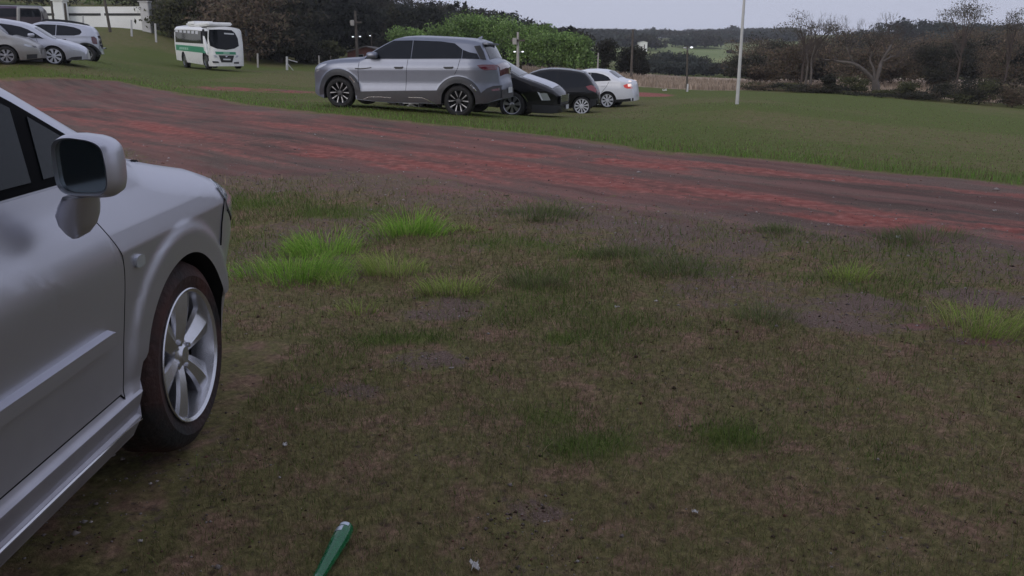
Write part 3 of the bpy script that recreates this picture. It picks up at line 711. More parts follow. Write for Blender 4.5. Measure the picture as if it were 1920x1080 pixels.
def wheel(root, u, z, R, rr, w, vf, sg, style, tyre, n=32):
    """vf: v of the outer face, sg=+1 when the outer face looks towards the viewer"""
    def Y(h): return vf+sg*h
    wb = bmesh.new(); lathe(wb, [(.01, Y(w*.45)), (rr*.98, Y(w*.45)), (rr*.98, Y(w*.55)), (.01, Y(w*.55))], n, 'y', (u, 0, z), True)
    wo = build('wheel', wb, M['under'], root)
    tb = bmesh.new()
    lathe(tb, [(rr*.97, Y(.012)), (rr*1.02, Y(.006)), (rr+(R-rr)*.45, Y(-.004)), (R-.035, Y(.004)), (R-.012, Y(.018)), (R, Y(.045)), (R, Y(w-.045)), (R-.014, Y(w-.015)), (rr*1.05, Y(w)), (rr*.97, Y(w-.01))], n*2, 'y', (u, 0, z), True)
    if style == 'near':      # tread grooves
        for k in range(3):
            lathe(tb, [(R+.001, Y(w*(.28+.2*k))), (R+.004, Y(w*(.30+.2*k))), (R+.004, Y(w*(.38+.2*k))), (R+.001, Y(w*(.40+.2*k)))], n*2, 'y', (u, 0, z))
    build('tyre', tb, tyre, wo)
    rb = bmesh.new()
    lathe(rb, [(rr, Y(.004)), (rr*1.015, Y(.0)), (rr*1.0, Y(-.003)), (rr*.955, Y(.004)), (rr*.93, Y(.03)), (rr*.90, Y(w*.40)), (rr*.94, Y(w*.42)), (rr, Y(w*.42))], n*2, 'y', (u, 0, z), True)
    def V(r, a, h): return rb.verts.new((u+r*math.cos(a), Y(h), z+r*math.sin(a)))
    def prism(pts, th):
        fr = [V(*p) for p in pts]; bk = [V(p[0], p[1], p[2]+th) for p in pts]
        rb.faces.new(fr); rb.faces.new(bk[::-1])
        for k in range(len(pts)): rb.faces.new((fr[k], bk[k], bk[(k+1) % len(pts)], fr[(k+1) % len(pts)]))
    rm = M['alloy']; PI2 = 2*math.pi
    if style == 'near':      # six broad twisted spokes, each creased along its middle
        for k in range(6):
            a = PI2*k/6+math.radians(80)
            rows = []
            for q in range(8):
                t = q/7; r = rr*(.17+.80*t); tw = -.05*t
                w_ = (.026+.036*t**1.2)/r; wl_, wr_ = w_*1.0, w_*.92
                h = .034-.012*t-.006*math.sin(t*math.pi)
                rows.append([V(r, a+tw-wl_, h+.016), V(r, a+tw-wl_*.90, h+.004), V(r, a+tw-wl_*.15, h-.006), V(r, a+tw+wr_*.88, h+.012), V(r, a+tw+wr_, h+.026),
                             V(r, a+tw+wr_*.8, h+.05), V(r, a+tw-wl_*.8, h+.044)])
            for p, q in zip(rows, rows[1:]):
                for j in range(7): rb.faces.new((p[j], p[(j+1) % 7], q[(j+1) % 7], q[j]))
            rb.faces.new(rows[0][::-1]); rb.faces.new(rows[-1])
        lathe(rb, [(.002, Y(.020)), (.026, Y(.021)), (.031, Y(.026)), (.036, Y(.03)), (.052, Y(.034)), (.056, Y(.07)), (.002, Y(.07))], 28, 'y', (u, 0, z))
        for k in range(4):
            a = PI2*k/4+.4; c = (u+.047*math.cos(a), z+.047*math.sin(a))
            lathe(rb, [(.001, Y(.022)), (.008, Y(.022)), (.009, Y(.036))], 8, 'y', (c[0], 0, c[1]))
    elif style == 'split':     # five dark double spokes with machined edges
        rm = [M['alloy_dark'], M['alloy_cut']]
        for k in range(5):
            a = PI2*k/5+.3
            for sgn in (-1, 1):
                n0 = len(rb.faces)
                prism([(rr*.18, a+sgn*.25, .02), (rr*.95, a+sgn*.36, .012), (rr*.95, a+sgn*.20, .012), (rr*.18, a-sgn*.05, .02)], .03)
                n1 = len(rb.faces)
                prism([(rr*.40, a+sgn*.28, .012), (rr*.95, a+sgn*.38, .006), (rr*.95, a+sgn*.29, .006), (rr*.40, a+sgn*.17, .012)], .01)
                rb.faces.ensure_lookup_table()
                for f in rb.faces[n1:]: f.material_index = 1
        lathe(rb, [(.002, Y(.012)), (.05, Y(.014)), (.06, Y(.03)), (.06, Y(.05))], 20, 'y', (u, 0, z))
    else:                      # wheel cover with many slots
        cnt = {'cover10': 11, 'cover8': 8, 'cover6': 7}[style]
        rm = M['cover_white'] if style != 'cover6' else M['alloy_cut']
        for k in range(cnt):
            a = PI2*k/cnt+.2; hw = math.pi/cnt*(.58 if style == 'cover10' else .66)
            prism([(rr*.25, a-hw, .006), (rr*.95, a-hw*.80, .012), (rr*.97, a, .008), (rr*.95, a+hw*.80, .012), (rr*.25, a+hw, .006)], .02)
        lathe(rb, [(.002, Y(.0)), (rr*.22, Y(.002)), (rr*.30, Y(.012)), (rr*.30, Y(.03))], 20, 'y', (u, 0, z))
    build('rim', rb, rm, wo, 25)
    return wo

def mirror_pod(car, u, v, z, sx, sy, sz, paint, parent=None):
    bm = bmesh.new(); bmesh.ops.create_uvsphere(bm, u_segments=16, v_segments=10, radius=1)
    for p in bm.verts:
        x, y, q = p.co; f = lambda t: math.copysign(abs(t)**.6, t)
        p.co = Vector((u+f(x)*sx, v+f(y)*sy, z+f(q)*sz))
    o = build('door_mirror', bm, paint, parent or car.root)
    b2 = bmesh.new(); box(b2, (u, v+sy*1.1, z-sz*.75), (sx*.9, sy*1.4, sz*.5), 0, .01)
    build('mirror_arm', b2, M['plastic'], o)
    return o

# ---------- the near silver car (its right-hand side, seen from beside the door)
c = Car('silver_car', 'silver car in the left foreground, cut by the frame, with a muddy tyre', 'car', 90, 1.72, base=(-1.025, 2.447, .012))
c.belt, c.tumble = .96, .27; c.psm = 0
c.front, c.rear = (.4, .2), (.56, .52); c.bul = (.03, .04); c.fil = .10; c.crown = .05
c.prof = [(0, .05), (.20, .03), (.24, .022), (.284, .0), (.290, .001), (.296, .012), (.343, .004), (.349, .004), (.355, .012), (.376, .019), (.39, .021), (.50, .019), (.60, .013), (.70, .004), (.745, .0), (.76, .003), (.80, .012), (.89, .040), (.915, .046), (.96, .055), (1.6, .06)]
top = [(-3.55, .55), (-3.52, .85), (-3.3, 1.0), (-2.95, 1.18), (-2.55, 1.38), (-2.1, 1.48), (-1.6, 1.51), (-1.14, 1.475), (-.53, 1.183), (-.265, 1.045), (-.13, .972), (-.03, .946), (.1, .918), (.3, .878), (.45, .834), (.585, .795), (.68, .735), (.75, .685), (.81, .63), (.855, .55), (.885, .46), (.90, .36)]
bot = [(-3.55, .35), (-3.4, .25), (-2.9, .24), (-.5, .236), (-.428, .236), (-.42, .275), (-.385, .35), (-.345, .42), (-.31, .43), (-.28, .27), (.33, .27), (.6, .27), (.90, .33)]
def nose_inset(u, z):
    if u < .2: return 0.0
    e = .24*float(sstep(.33, .80, np.array(u)))*float(sstep(.62, .34, np.array(z)))
    if z < .42: e += float(sstep(.2, .3, np.array(u)))*(.030+.12*(.42-z)-float(np.interp(z, [p[0] for p in c.prof], [p[1] for p in c.prof])))
    return e
c.extra = nose_inset
c.flares = [(0, .311, .345, .10, .012), (-2.6, .311, .345, .10, .012)]
c.body(top, bot, [(0, .311, .308), (-2.6, .311, .308)], M['silver'], step=.015, arch=1.085, rows=110)
c.put_wheels(.70, .20, 'near', M['mud_rubber'], face=.018, n=40)
def nuz(p, v=0.0): return c.uz(p[0], p[1], v)
gap = [(172, 372), (185, 400), (207, 435), (222, 465), (230, 487), (234, 515), (240, 560), (243, 620), (244, 690), (243, 748)]
G = [nuz(p) for p in gap]
def smooth_path(P_, n=8):
    out = []
    for i in range(len(P_)-1):
        p0, p1, p2, p3 = P_[max(i-1, 0)], P_[i], P_[i+1], P_[min(i+2, len(P_)-1)]
        for k in range(n):
            t = k/n; out.append(tuple(.5*(2*p1[j]+(p2[j]-p0[j])*t+(2*p0[j]-5*p1[j]+4*p2[j]-p3[j])*t*t+(3*p1[j]-p0[j]-3*p2[j]+p3[j])*t**3) for j in (0, 1)))
    return out+[P_[-1]]
G = smooth_path(G[::2]+([G[-1]] if len(G) % 2 == 0 else []))
# front door, its glass and trim
door = c.side('door', [(-1.72, .378), (-1.72, .945)]+[(-1.0, .945), (-.55, .946)]+[(g[0]-.003, g[1]) for g in G]+[(G[-1][0]-.006, .378)], M['silver'], .003, .04, px=False, rim=.005)
c.line('door_seam', [(G[0][0], .948)]+G+[(G[-1][0]-.012, .378)], .004, M['seam'], .0032, door, px=False)
c.line('door_seam', [(G[-1][0]-.012, .377), (-1.72, .377)], .004, M['seam'], .0032, door, px=False)
mo = [(211, 620), (211, 650), (0, 806), (-400, 1102), (-400, 1056), (0, 757), (195, 625)]
c.line('side_moulding', [(-1.70, .548), (-.53, .548), (-.505, .546)], .046, M['silver'], .024, door, px=False, dep=.024, k_=.72)
# window band: rubber frame first, glass panes set on it
zb_ = .948
def pil(u, d): # lower edge of the windscreen pillar
    return float(np.interp(u, [-1.14, -.53, -.265, -.13], [1.475, 1.183, 1.045, .972]))-d
frame_ = [(-1.72, zb_), (-.40, zb_+.004), (-.40, pil(-.40, .080)), (-.60, pil(-.60, .072)), (-1.05, pil(-1.05, .08)), (-1.2, 1.405), (-1.72, 1.42)]
wf = c.side('window_frame', frame_, M['seam'], .006, .04, px=False)
c.side('front_quarter_pane', [(-.615, zb_+.024), (-.43, zb_+.026), (-.43, pil(-.43, .098)), (-.575, pil(-.575, .094))], M['pane'], .0095, .05, wf, .003, px=False)
c.side('door_pane', [(-1.70, zb_+.024), (-.665, zb_+.024), (-.625, pil(-.625, .096)), (-1.06, pil(-1.06, .106)), (-1.21, 1.385), (-1.70, 1.40)], M['pane'], .0095, .05, wf, .003, px=False)
c.slope('windscreen', -1.10, -.165, .055, .945, M['glass'], .004)
# bonnet with its shut line, cowl
seam = [(-.06, .105), (-.02, .115), (.04, .135), (.10, .165), (.17, .20), (.34, .262), (.46, .32), (.50, .42), (.515, .60), (.52, .86)]
c.topside('bonnet', seam+[(u, c.W-v) for u, v in seam[::-1][1:]], M['silver'], .003, .05)
c.top_line('bonnet_seam', seam, .0035, M['seam'])
c.slope('cowl_panel', -.155, -.075, .06, .94, M['plastic'], .003)
hl = c.topside('headlight', [(.42, .185), (.50, .165), (.585, .18), (.66, .22), (.70, .32), (.64, .42), (.55, .38), (.48, .29)], M['lens'], .006, .04)
c.side('headlight', [(.37, .80), (.42, .825), (.50, .808), (.585, .775), (.67, .72), (.74, .665), (.62, .652), (.51, .660), (.42, .715), (.385, .76)], M['lens'], .006, .03, px=False)
c.line('bumper_seam', [(.33, .60), (.345, .68), (.365, .73), (.385, .757)], .0025, M['seam'], .004, px=False)
c.line('bumper_seam', [(.415, .712), (.51, .656), (.62, .645), (.73, .655)], .0025, M['seam'], .004, px=False)
# repeater lamp and sill
rp = nuz((262, 489))
c.side('indicator_lamp', [(rp[0]+.026*math.copysign(abs(math.cos(t))**.6, math.cos(t)), rp[1]+.017*math.copysign(abs(math.sin(t))**.6, math.sin(t))) for t in np.linspace(0, 2*math.pi, 14)[:-1]], M['lens'], .008, .02, px=False, rim=.010)
c.line('sill_trim', [(-1.9, .290), (-.75, .290), (-.52, .288), (-.41, .276)], .004, M['alloy'], .003, px=False)
# door mirror: housing open to the rear, glass, foot
def near_mirror():
    zc = at(165, 311, 1.715); W2, H2 = .0655, .0675
    root_ = c.root; inv = root_.matrix_basis.inverted() if False else None
    def loc(p): return Vector((p.y-2.447, -(p.x+1.025), p.z-.012))
    cx, cz = zc.x, zc.z
    def outline(k, dx=0, dz=0):      # rounded, flat at the bottom, taller inboard
        pts = []
        for t in np.linspace(0, 2*math.pi, 40)[:-1]:
            e = .48; a, b_ = math.copysign(abs(math.cos(t))**e, math.cos(t)), math.copysign(abs(math.sin(t))**e, math.sin(t))
            x_, z_ = a*W2, b_*H2
            if b_ > 0: z_ *= 1-.16*max(0, a)*b_**2; x_ *= 1-.06*b_*(a > 0)
            pts.append((cx+dx+x_*k, cz+dz+z_*k))
        return pts
    hb = bmesh.new(); rings = []
    for (y_, k, dx) in ((1.712, .83, -.012), (1.700, .85, -.011), (1.694, .90, -.0085), (1.700, .945, -.005), (1.710, 1.0, 0), (1.725, 1.02, .0), (1.760, .98, -.002), (1.790, .84, -.006), (1.806, .58, -.012), (1.811, .25, -.015)):
        rings.append([hb.verts.new(loc(Vector((x_, y_+.10*(x_-cx)*(-1 if y_ < 1.73 else -1.2), z_)))) for x_, z_ in outline(k, dx)])
    m_ = len(rings[0])
    for a, b_ in zip(rings, rings[1:]):
        for k in range(m_): hb.faces.new((a[k], a[(k+1) % m_], b_[(k+1) % m_], b_[k]))
    hb.faces.new(rings[-1])
    mo_ = build('door_mirror', hb, M['silver'], root_, 50)
    gb = bmesh.new(); g1 = [gb.verts.new(loc(Vector((x_, 1.708-.10*(x_-cx), z_)))) for x_, z_ in outline(.835, -.012)]
    g2 = [gb.verts.new(loc(Vector((x_, 1.713-.10*(x_-cx), z_)))) for x_, z_ in outline(.835, -.012)]
    gb.faces.new(g1); gb.faces.new(g2[::-1])
    for k in range(m_): gb.faces.new((g1[k], g2[k], g2[(k+1) % m_], g1[(k+1) % m_]))
    build('mirror_glass', gb, M['mirror_glass'], mo_, 30)
    fb = bmesh.new(); rs = []
    ft = np.array([(113, 171, 370, 1.735, .045), (103, 172, 388, 1.74, .050), (96, 172, 404, 1.745, .052), (104, 170, 424, 1.75, .044), (121, 161, 440, 1.755, .030), (134, 146, 447, 1.757, .012)], float)
    ts = np.linspace(0, 5, 21)
    for row_ in np.stack([np.interp(ts, range(6), np.convolve(np.pad(ft[:, k], 1, mode='reflect', reflect_type='odd'), (.15, .7, .15), 'valid')) for k in range(5)], 1):
        px0, px1, py, Y0, dep = [float(q) for q in row_]
        a_, b2 = at(px0, py, Y0), at(px1, py, Y0); xm, hx = (a_.x+b2.x)/2, (b2.x-a_.x)/2
        rs.append([fb.verts.new(loc(Vector((xm+hx*math.copysign(abs(math.cos(t))**.7, math.cos(t)), Y0+dep*.5+dep*math.sin(t)*.9, a_.z)))) for t in np.linspace(0, 2*math.pi, 20)[:-1]])
    for a, b_ in zip(rs, rs[1:]):
        for k in range(19): fb.faces.new((a[k], a[(k+1) % 19], b_[(k+1) % 19], b_[k]))
    fb.faces.new(rs[0]); fb.faces.new(rs[-1][::-1])
    build('mirror_foot', fb, M['silver'], mo_, 75)
near_mirror()
near_car = c

# ---------- grey SUV beyond the road
z3 = lambda X, Y: (560+X/4.571, 40+Y/4.571)
c = Car('suv', 'blue grey SUV with dark arch cladding parked on the far verge of the dirt road', 'car', -11.5, 1.80, ref=(345, 740), Y=17.8, conv=z3)
wF, wR = c.uz(345, 612), c.uz(1365, 686)
c.belt, c.tumble = c.uz(900, 322)[1], .36
zz = lambda Y: c.uz(850, Y)[1]
c.prof = sorted([(0, .03), (zz(690), .0), (zz(600), .0), (zz(588), .004), (zz(535), .024), (zz(425), .008), (zz(408), .0), (zz(385), .012), (zz(324), .055), (3, .06)])
c.front, c.rear = (.75, .42), (.62, .40); c.bul = (.06, .10); c.fil = .09; c.crown = .04
top = c.P([(84, 470), (92, 425), (108, 392), (145, 362), (200, 343), (280, 330), (360, 323), (500, 317), (545, 300), (640, 236), (720, 188), (790, 150), (850, 135), (960, 129), (1100, 133), (1250, 141), (1400, 151), (1480, 163), (1525, 180), (1560, 250), (1596, 332), (1640, 362), (1668, 400), (1674, 500), (1690, 560), (1692, 640)])
bot = c.P([(84, 605), (150, 640), (215, 662), (490, 668), (700, 692), (1190, 708), (1510, 712), (1600, 706), (1692, 672)])
Rw = .325
c.flares = [(wF[0], wF[1], .37, .16, .022), (wR[0], wR[1], .37, .16, .022)]
c.body(top, bot, [(wF[0], wF[1], Rw), (wR[0], wR[1], Rw)], M['suv_paint'], step=.04, arch=1.15, rows=44)
c.put_wheels(.70, .22, 'split', face=.035)
def arch_trim(car, w, r0, r1, a0, a1, m, off=.006, name='arch_cladding'):
    bm = bmesh.new(); rows = []; na_ = 28
    for k in range(na_+1):
        t = math.radians(a0+(a1-a0)*k/na_); row = []
        for r_, d in ((r0, -.02), (r0, 0), ((r0*2+r1)/3, 0), ((r0+2*r1)/3, 0), (r1-.008, 0), (r1, -.012)):
            u, z = w[0]+r_*math.cos(t), w[1]+r_*math.sin(t); i = car.inset(u, z)-off-d
            row.append(bm.verts.new((car.warp(u, max(i, 0)), i, z)))
        rows.append(row)
    for a, b in zip(rows, rows[1:]):
        for k in range(5): bm.faces.new((a[k], b[k], b[k+1], a[k+1]))
    return build(name, bm, m, car.root, 35)
arch_trim(c, wF, .376, .505, -8, 186, M['cladding']); arch_trim(c, wR, .376, .515, -6, 188, M['cladding'])
arch_trim(c, wF, .42, .45, 30, 52, M['chrome'], .009, 'arch_accent'); arch_trim(c, wR, .43, .46, 28, 50, M['chrome'], .009, 'arch_accent')
c.side('lower_cladding', [(505, 602), (700, 597), (920, 594), (1185, 592), (1195, 700), (700, 688), (500, 664)], M['cladding'], .007)
c.line('sill_accent', [(556, 668), (600, 647), (700, 648), (792, 654)], .016, M['chrome'], .010); c.line('sill_accent', [(940, 652), (1060, 655), (1110, 676), (1165, 707)], .016, M['chrome'], .010)
c.side('side_window', [(556, 320), (640, 250), (720, 200), (786, 164), (955, 161), (952, 320)], M['tint_glass'], .011, .05)
c.side('side_window', [(962, 161), (1200, 170), (1320, 187), (1390, 240), (1388, 318), (958, 320)], M['tint_glass'], .011, .05)
c.side('quarter_window', [(1396, 243), (1450, 264), (1513, 276), (1540, 322), (1394, 318)], M['tint_glass'], .011, .05)
c.side('pillar_panel', [(1486, 212), (1530, 205), (1560, 260), (1588, 330), (1546, 322), (1519, 272)], M['plastic'], .016, .03)
ua, ub = c.uz(1530, 0)[0], c.uz(1592, 0)[0]
c.slope('rear_window', ua+.01, ub, .06, .94, M['tint_glass'], .006)
c.slope('windscreen', c.uz(548, 0)[0], c.uz(780, 0)[0], .05, .95, M['glass'], .006)
sb = bmesh.new(); su, sz_ = c.uz(1530, 183)
for k in range(1): box(sb, (su+.02, c.W/2, sz_-.012), (.26, 1.10, .035), 0, .014)
build('spoiler', sb, M['suv_paint'], c.root)
for (a, b) in ((815, 896), (1238, 1326)):
    c.side('door_handle', [(a, 392), (a+20, 386), (b-10, 386), (b, 392), (b-10, 407), (a+15, 408)], M['plastic'], .016, .05, rim=.012)
    c.line('handle_strip', [(a+8, 387), (b-6, 387)], .014, M['suv_paint'], .024)
c.line('door_seam', [(514, 330), (507, 430), (512, 520), (520, 600)], .010, M['seam'], .002)
c.line('door_seam', [(930, 325), (922, 430), (917, 594)], .010, M['seam'], .002)
c.line('door_seam', [(1378, 322), (1362, 400), (1335, 455)], .010, M['seam'], .002)
c.line('fender_vent', [(482, 404), (520, 407), (570, 404), (622, 396)], .022, M['plastic'], .006)
c.side('headlight', [(128, 408), (150, 384), (180, 368), (232, 360), (228, 372), (190, 392), (150, 408)], M['lens'], .006, .05)
c.side('running_light', [(125, 425), (160, 412), (165, 420), (128, 434)], M['lens'], .007, .05)
c.side('tail_light', [(1525, 376), (1560, 370), (1640, 370), (1662, 380), (1664, 418), (1580, 420), (1548, 402)], M['dark_red_lens'], .014, .03)
u1 = c.uz(1646, 0)[0]-.02; u2 = c.uz(1669.5, 0)[0]+.004
zq = lambda Y: c.uz(1650, Y)[1]
ue = c.u1
c.slope('light_bar', u1+.02, u2-.004, .0, 1, M['dark_red_lens'], .012)
c.side('rear_cladding', [(1530, 640), (1600, 575), (1640, 556), (1688, 552), (1690, 664), (1600, 702), (1520, 706)], M['cladding'], .014, .04)
c.side('rear_fog_lamp', [(1630, 585), (1680, 575), (1680, 598), (1635, 600)], M['dark_red_lens'], .02, .04)
c.end('rear_bumper', [(.32, zq(668)), (.32, zq(590)), (c.W-.32, zq(590)), (c.W-.32, zq(668))], M['cladding'], ue, .010)
c.end('number_plate', [(c.W/2-.2, zq(625)), (c.W/2-.2, zq(575)), (c.W/2+.2, zq(575)), (c.W/2+.2, zq(625))], M['plate'], ue, .028)
c.line('bumper_accent', [(1600, 695), (1645, 660), (1690, 655)], .02, M['chrome'], .010)
mu, mz = c.uz(635, 290); mirror_pod(c, mu, -.03, mz, .12, .09, .065, M['suv_paint'])
fb = bmesh.new(); fu, fz = c.uz(1465, 158)
vs = [fb.verts.new((fu+a, c.W/2+b, fz+c.crown+q)) for a, b, q in ((-.06, -.02, 0), (.05, -.02, 0), (.05, .02, 0), (-.06, .02, 0), (.035, 0, .055), (.06, 0, .052))]
for f in ((0, 1, 5, 4), (3, 4, 5, 2), (0, 4, 3), (1, 2, 5), (0, 3, 2, 1)): fb.faces.new([vs[i] for i in f])
build('roof_antenna', fb, M['suv_paint'], c.root)

# ---------- black crossover nose to tail behind the SUV, facing right
z4 = lambda X, Y: (860+X/5.047, 60+Y/5.047)
c = Car('crossover', 'black crossover with upright white headlight, half hidden behind the blue grey SUV', 'car', -13, 1.82, ref=(500, 805), Y=20.5, conv=z4)
wF = c.uz(500, 692); sc_ = c.uz(600, 700)[0]-c.uz(500, 700)[0]
c.belt, c.tumble = c.uz(300, 430)[1], .3
zz = lambda Y: c.uz(600, Y)[1]
c.prof = sorted([(0, .05), (zz(760), .03), (zz(640), .03), (zz(560), .0), (zz(470), .03), (3, .04)])
c.front, c.rear = (.5, .3), (.7, .48); c.bul = (.05, .12); c.fil = .09; c.crown = .06
u0 = wF[0]-3.55
top = [(u0, .7), (u0+.05, 1.1), (u0+.5, 1.5), (u0+1.1, 1.60), (u0+1.9, 1.57)]+c.P([(330, 285), (430, 347), (560, 424), (620, 444), (720, 480), (800, 516), (862, 556), (898, 600), (914, 660), (920, 735)])
top = sorted(top)
bot = [(u0, .4), (u0+.3, .28), (wF[0]-.5, .24)]+c.P([(690, 765), (860, 778), (920, 770)])
c.body(top, bot, [wF+(.335,), (wF[0]-2.68, wF[1], .335)], M['black_paint'], step=.05, arch=1.14, rows=30)
c.put_wheels(.66, .2, 'cover6', face=.04)
c.slope('windscreen', c.uz(300, 0)[0], c.uz(560, 0)[0], .05, .95, M['screen_glass'], .006)
c.side('side_window', [(u0+.6, c.belt+.03), (wF[0]-.55, c.belt+.03), (wF[0]-1.25, 1.42), (u0+1.0, 1.45)], M['tint_glass'], px=False)
c.slope('bonnet', c.uz(590, 0)[0], c.uz(850, 0)[0], .05, .95, M['light_silver'], .012)  # sky reflection on a black bonnet, painted in as light silver
c.side('headlight', [(764, 580), (800, 578), (822, 582), (846, 650), (790, 650)], M['lens'], .012, .05)
c.side('running_light', [(742, 566), (764, 578), (788, 648), (776, 648)], M['white_paint'], .010, .05)
zg = lambda Y: c.uz(915, Y)[1]
for k in range(5):
    z_ = zg(610+k*14); c.end('grille_slat', [(.30, z_), (.30, z_+.018), (c.W-.30, z_+.018), (c.W-.30, z_)], M['chrome'], c.u1, .02)
c.end('grille', [(.28, zg(690)), (.28, zg(604)), (c.W-.28, zg(604)), (c.W-.28, zg(690))], M['plastic'], c.u1, .008)
c.end('number_plate', [(c.W/2-.2, zg(745)), (c.W/2-.2, zg(702)), (c.W/2+.2, zg(702)), (c.W/2+.2, zg(745))], M['plate'], c.u1, .03)
c.side('lower_bumper', [(690, 690), (780, 690), (912, 705), (915, 765), (860, 772), (690, 760)], M['plastic'], .008)
c.line('arch_accent', [(596, 590), (630, 622), (652, 662)], .02, M['chrome'], .012)

# ---------- black hatchback
c = Car('hatchback', 'black hatchback with red tail light and silver ten spoke wheel cover', 'car', -7, 1.68, ref=(1163, 772), Y=27, conv=z4)
wR = c.uz(1163, 703)
c.belt, c.tumble = c.uz(1000, 545)[1], .32
zz = lambda Y: c.uz(1000, Y)[1]
c.prof = sorted([(0, .05), (zz(680), .01), (zz(600), .0), (zz(560), .0), (zz(545), .03), (3, .04)])
c.front, c.rear = (.6, .4), (.55, .36); c.bul = (.08, .12); c.fil = .08; c.crown = .04
uf = wR[0]-3.25
top = [(uf, .45), (uf+.04, .65), (uf+.35, .86), (uf+.9, .98)]+c.P([(600, 428), (690, 384), (760, 362), (850, 351), (950, 352), (1050, 361), (1130, 374), (1180, 388), (1215, 428), (1258, 498), (1285, 540), (1298, 590), (1302, 640)])
top = sorted(top)
bot = [(uf, .3), (uf+.4, .22)]+c.P([(900, 725), (1080, 725), (1250, 716), (1302, 680)])
c.body(top, bot, [wR+(.30,), (wR[0]-2.47, wR[1], .30)], M['black_paint'], step=.05, arch=1.15, rows=30)
c.put_wheels(.78, .18, 'cover10', face=.02)
c.side('side_window', [(640, 450), (720, 402), (800, 378), (900, 370), (930, 372), (930, 540), (800, 545), (700, 510)], M['tint_glass'])
c.side('side_window', [(940, 372), (1080, 386), (1170, 402), (1205, 450), (1225, 505), (1150, 520), (940, 540)], M['tint_glass'])
c.slope('rear_window', c.uz(1186, 0)[0], c.uz(1256, 0)[0], .06, .94, M['tint_glass'], .006)
c.side('tail_light', [(1198, 515), (1240, 504), (1262, 504), (1290, 545), (1298, 585), (1262, 562), (1222, 545)], M['red_lens'], .010, .04)
c.line('side_moulding', [(880, 600), (1060, 598)], .03, M['black_paint'], .014); c.line('shoulder_line', [(860, 560), (1000, 552), (1150, 545), (1195, 542)], .02, M['black_paint'], .012)
c.side('rear_bumper', [(1240, 640), (1296, 630), (1300, 680), (1250, 712), (1236, 712)], M['plastic'], .008)

# ---------- white saloon with lit tail lamp
c = Car('saloon_car', 'white saloon with lit tail lights at the right end of the parked row', 'car', -19, 1.70, ref=(1405, 709), Y=31, conv=z4)
wR = c.uz(1405, 648)
c.belt, c.tumble = c.uz(1300, 470)[1], .34
zz = lambda Y: c.uz(1380, Y)[1]
c.prof = sorted([(0, .06), (zz(660), .03), (zz(600), .0), (zz(540), .0), (zz(475), .03), (3, .04)])
c.front, c.rear = (.6, .4), (.5, .34); c.bul = (.08, .08); c.fil = .09; c.crown = .04
uf = wR[0]-3.3
top = [(uf, .45), (uf+.04, .65), (uf+.4, .86), (uf+.95, .96)]+c.P([(1040, 408), (1110, 374), (1180, 361), (1270, 358), (1350, 364), (1410, 380), (1470, 425), (1520, 452), (1570, 462), (1606, 474), (1618, 505), (1632, 585), (1634, 630)])
top = sorted(top)
bot = [(uf, .3), (uf+.4, .22)]+c.P([(1000, 690), (1320, 690), (1480, 668), (1634, 655)])
c.body(top, bot, [wR+(.295,), (wR[0]-2.55, wR[1], .295)], M['white_paint'], step=.05, arch=1.17, rows=30)
c.put_wheels(.76, .18, 'cover8', face=.02)
c.side('side_window', [(1090, 440), (1140, 398), (1200, 386), (1240, 384), (1240, 468), (1100, 470)], M['tint_glass'])
c.side('side_window', [(1246, 384), (1300, 388), (1360, 402), (1410, 425), (1440, 458), (1400, 464), (1246, 470)], M['tint_glass'])
c.slope('rear_window', c.uz(1416, 0)[0], c.uz(1512, 0)[0], .09, .91, M['tint_glass'], .006)
c.side('tail_light', [(1556, 505), (1585, 492), (1612, 490), (1624, 535), (1590, 536), (1566, 525)], M['lit_red'], .010, .04)
zl = lambda Y: c.uz(1622, Y)[1]
c.side('lit_lamp', [(1592, 494), (1613, 492), (1621, 518), (1596, 518)], M['lit_lamp'], .020, .04)
c.slope('lit_lamp', c.uz(1606, 0)[0], c.uz(1624, 0)[0], .80, .99, M['lit_lamp'], .012)
c.slope('lit_lamp', c.uz(1606, 0)[0], c.uz(1624, 0)[0], .01, .12, M['lit_lamp'], .012)
c.side('rear_bumper', [(1470, 640), (1560, 636), (1632, 626), (1634, 654), (1480, 668)], M['plastic'], .008)
c.end('number_plate', [(c.W/2-.2, zl(615)), (c.W/2-.2, zl(590)), (c.W/2+.2, zl(590)), (c.W/2+.2, zl(615))], M['plate'], c.u1, .02)
c.line('door_seam', [(1243, 384), (1243, 480), (1240, 660)], .012, M['seam'], .002); c.line('door_seam', [(1425, 462), (1395, 520), (1350, 575)], .012, M['seam'], .002)
c.line('door_handle', [(1345, 508), (1392, 506)], .03, M['white_paint'], .03)

# ---------- cars on the left
z8 = lambda X, Y: (X/8.309, Y/8.309)
c = Car('hatchback', 'light silver car facing right in front of the pale SUV, white slotted wheel cover', 'car', 19, 1.72, ref=(835, 1003), Y=27.5, conv=z8)
wF = c.uz(835, 872)
c.belt, c.tumble = c.uz(300, 575)[1], .34
zz = lambda Y: c.uz(500, Y)[1]
c.prof = sorted([(0, .05), (zz(930), .03), (zz(800), .0), (zz(700), .0), (zz(600), .03), (3, .04)])
c.front, c.rear = (.6, .4), (.75, .5); c.bul = (.06, .12); c.fil = .09; c.crown = .05
ur = wF[0]-3.35
top = [(ur, .5), (ur+.04, .9), (ur+.35, 1.05), (ur+.9, 1.38)]+c.P([(-150, 285), (0, 303), (150, 327), (300, 354), (420, 390), (520, 440), (620, 500), (720, 562), (800, 600), (900, 628), (1000, 660), (1120, 705), (1200, 748), (1245, 790), (1262, 840), (1264, 885)])
top = sorted(top)
bot = [(ur, .35), (ur+.3, .25)]+c.P([(-200, 960), (680, 958), (1000, 935), (1150, 940), (1264, 925)])
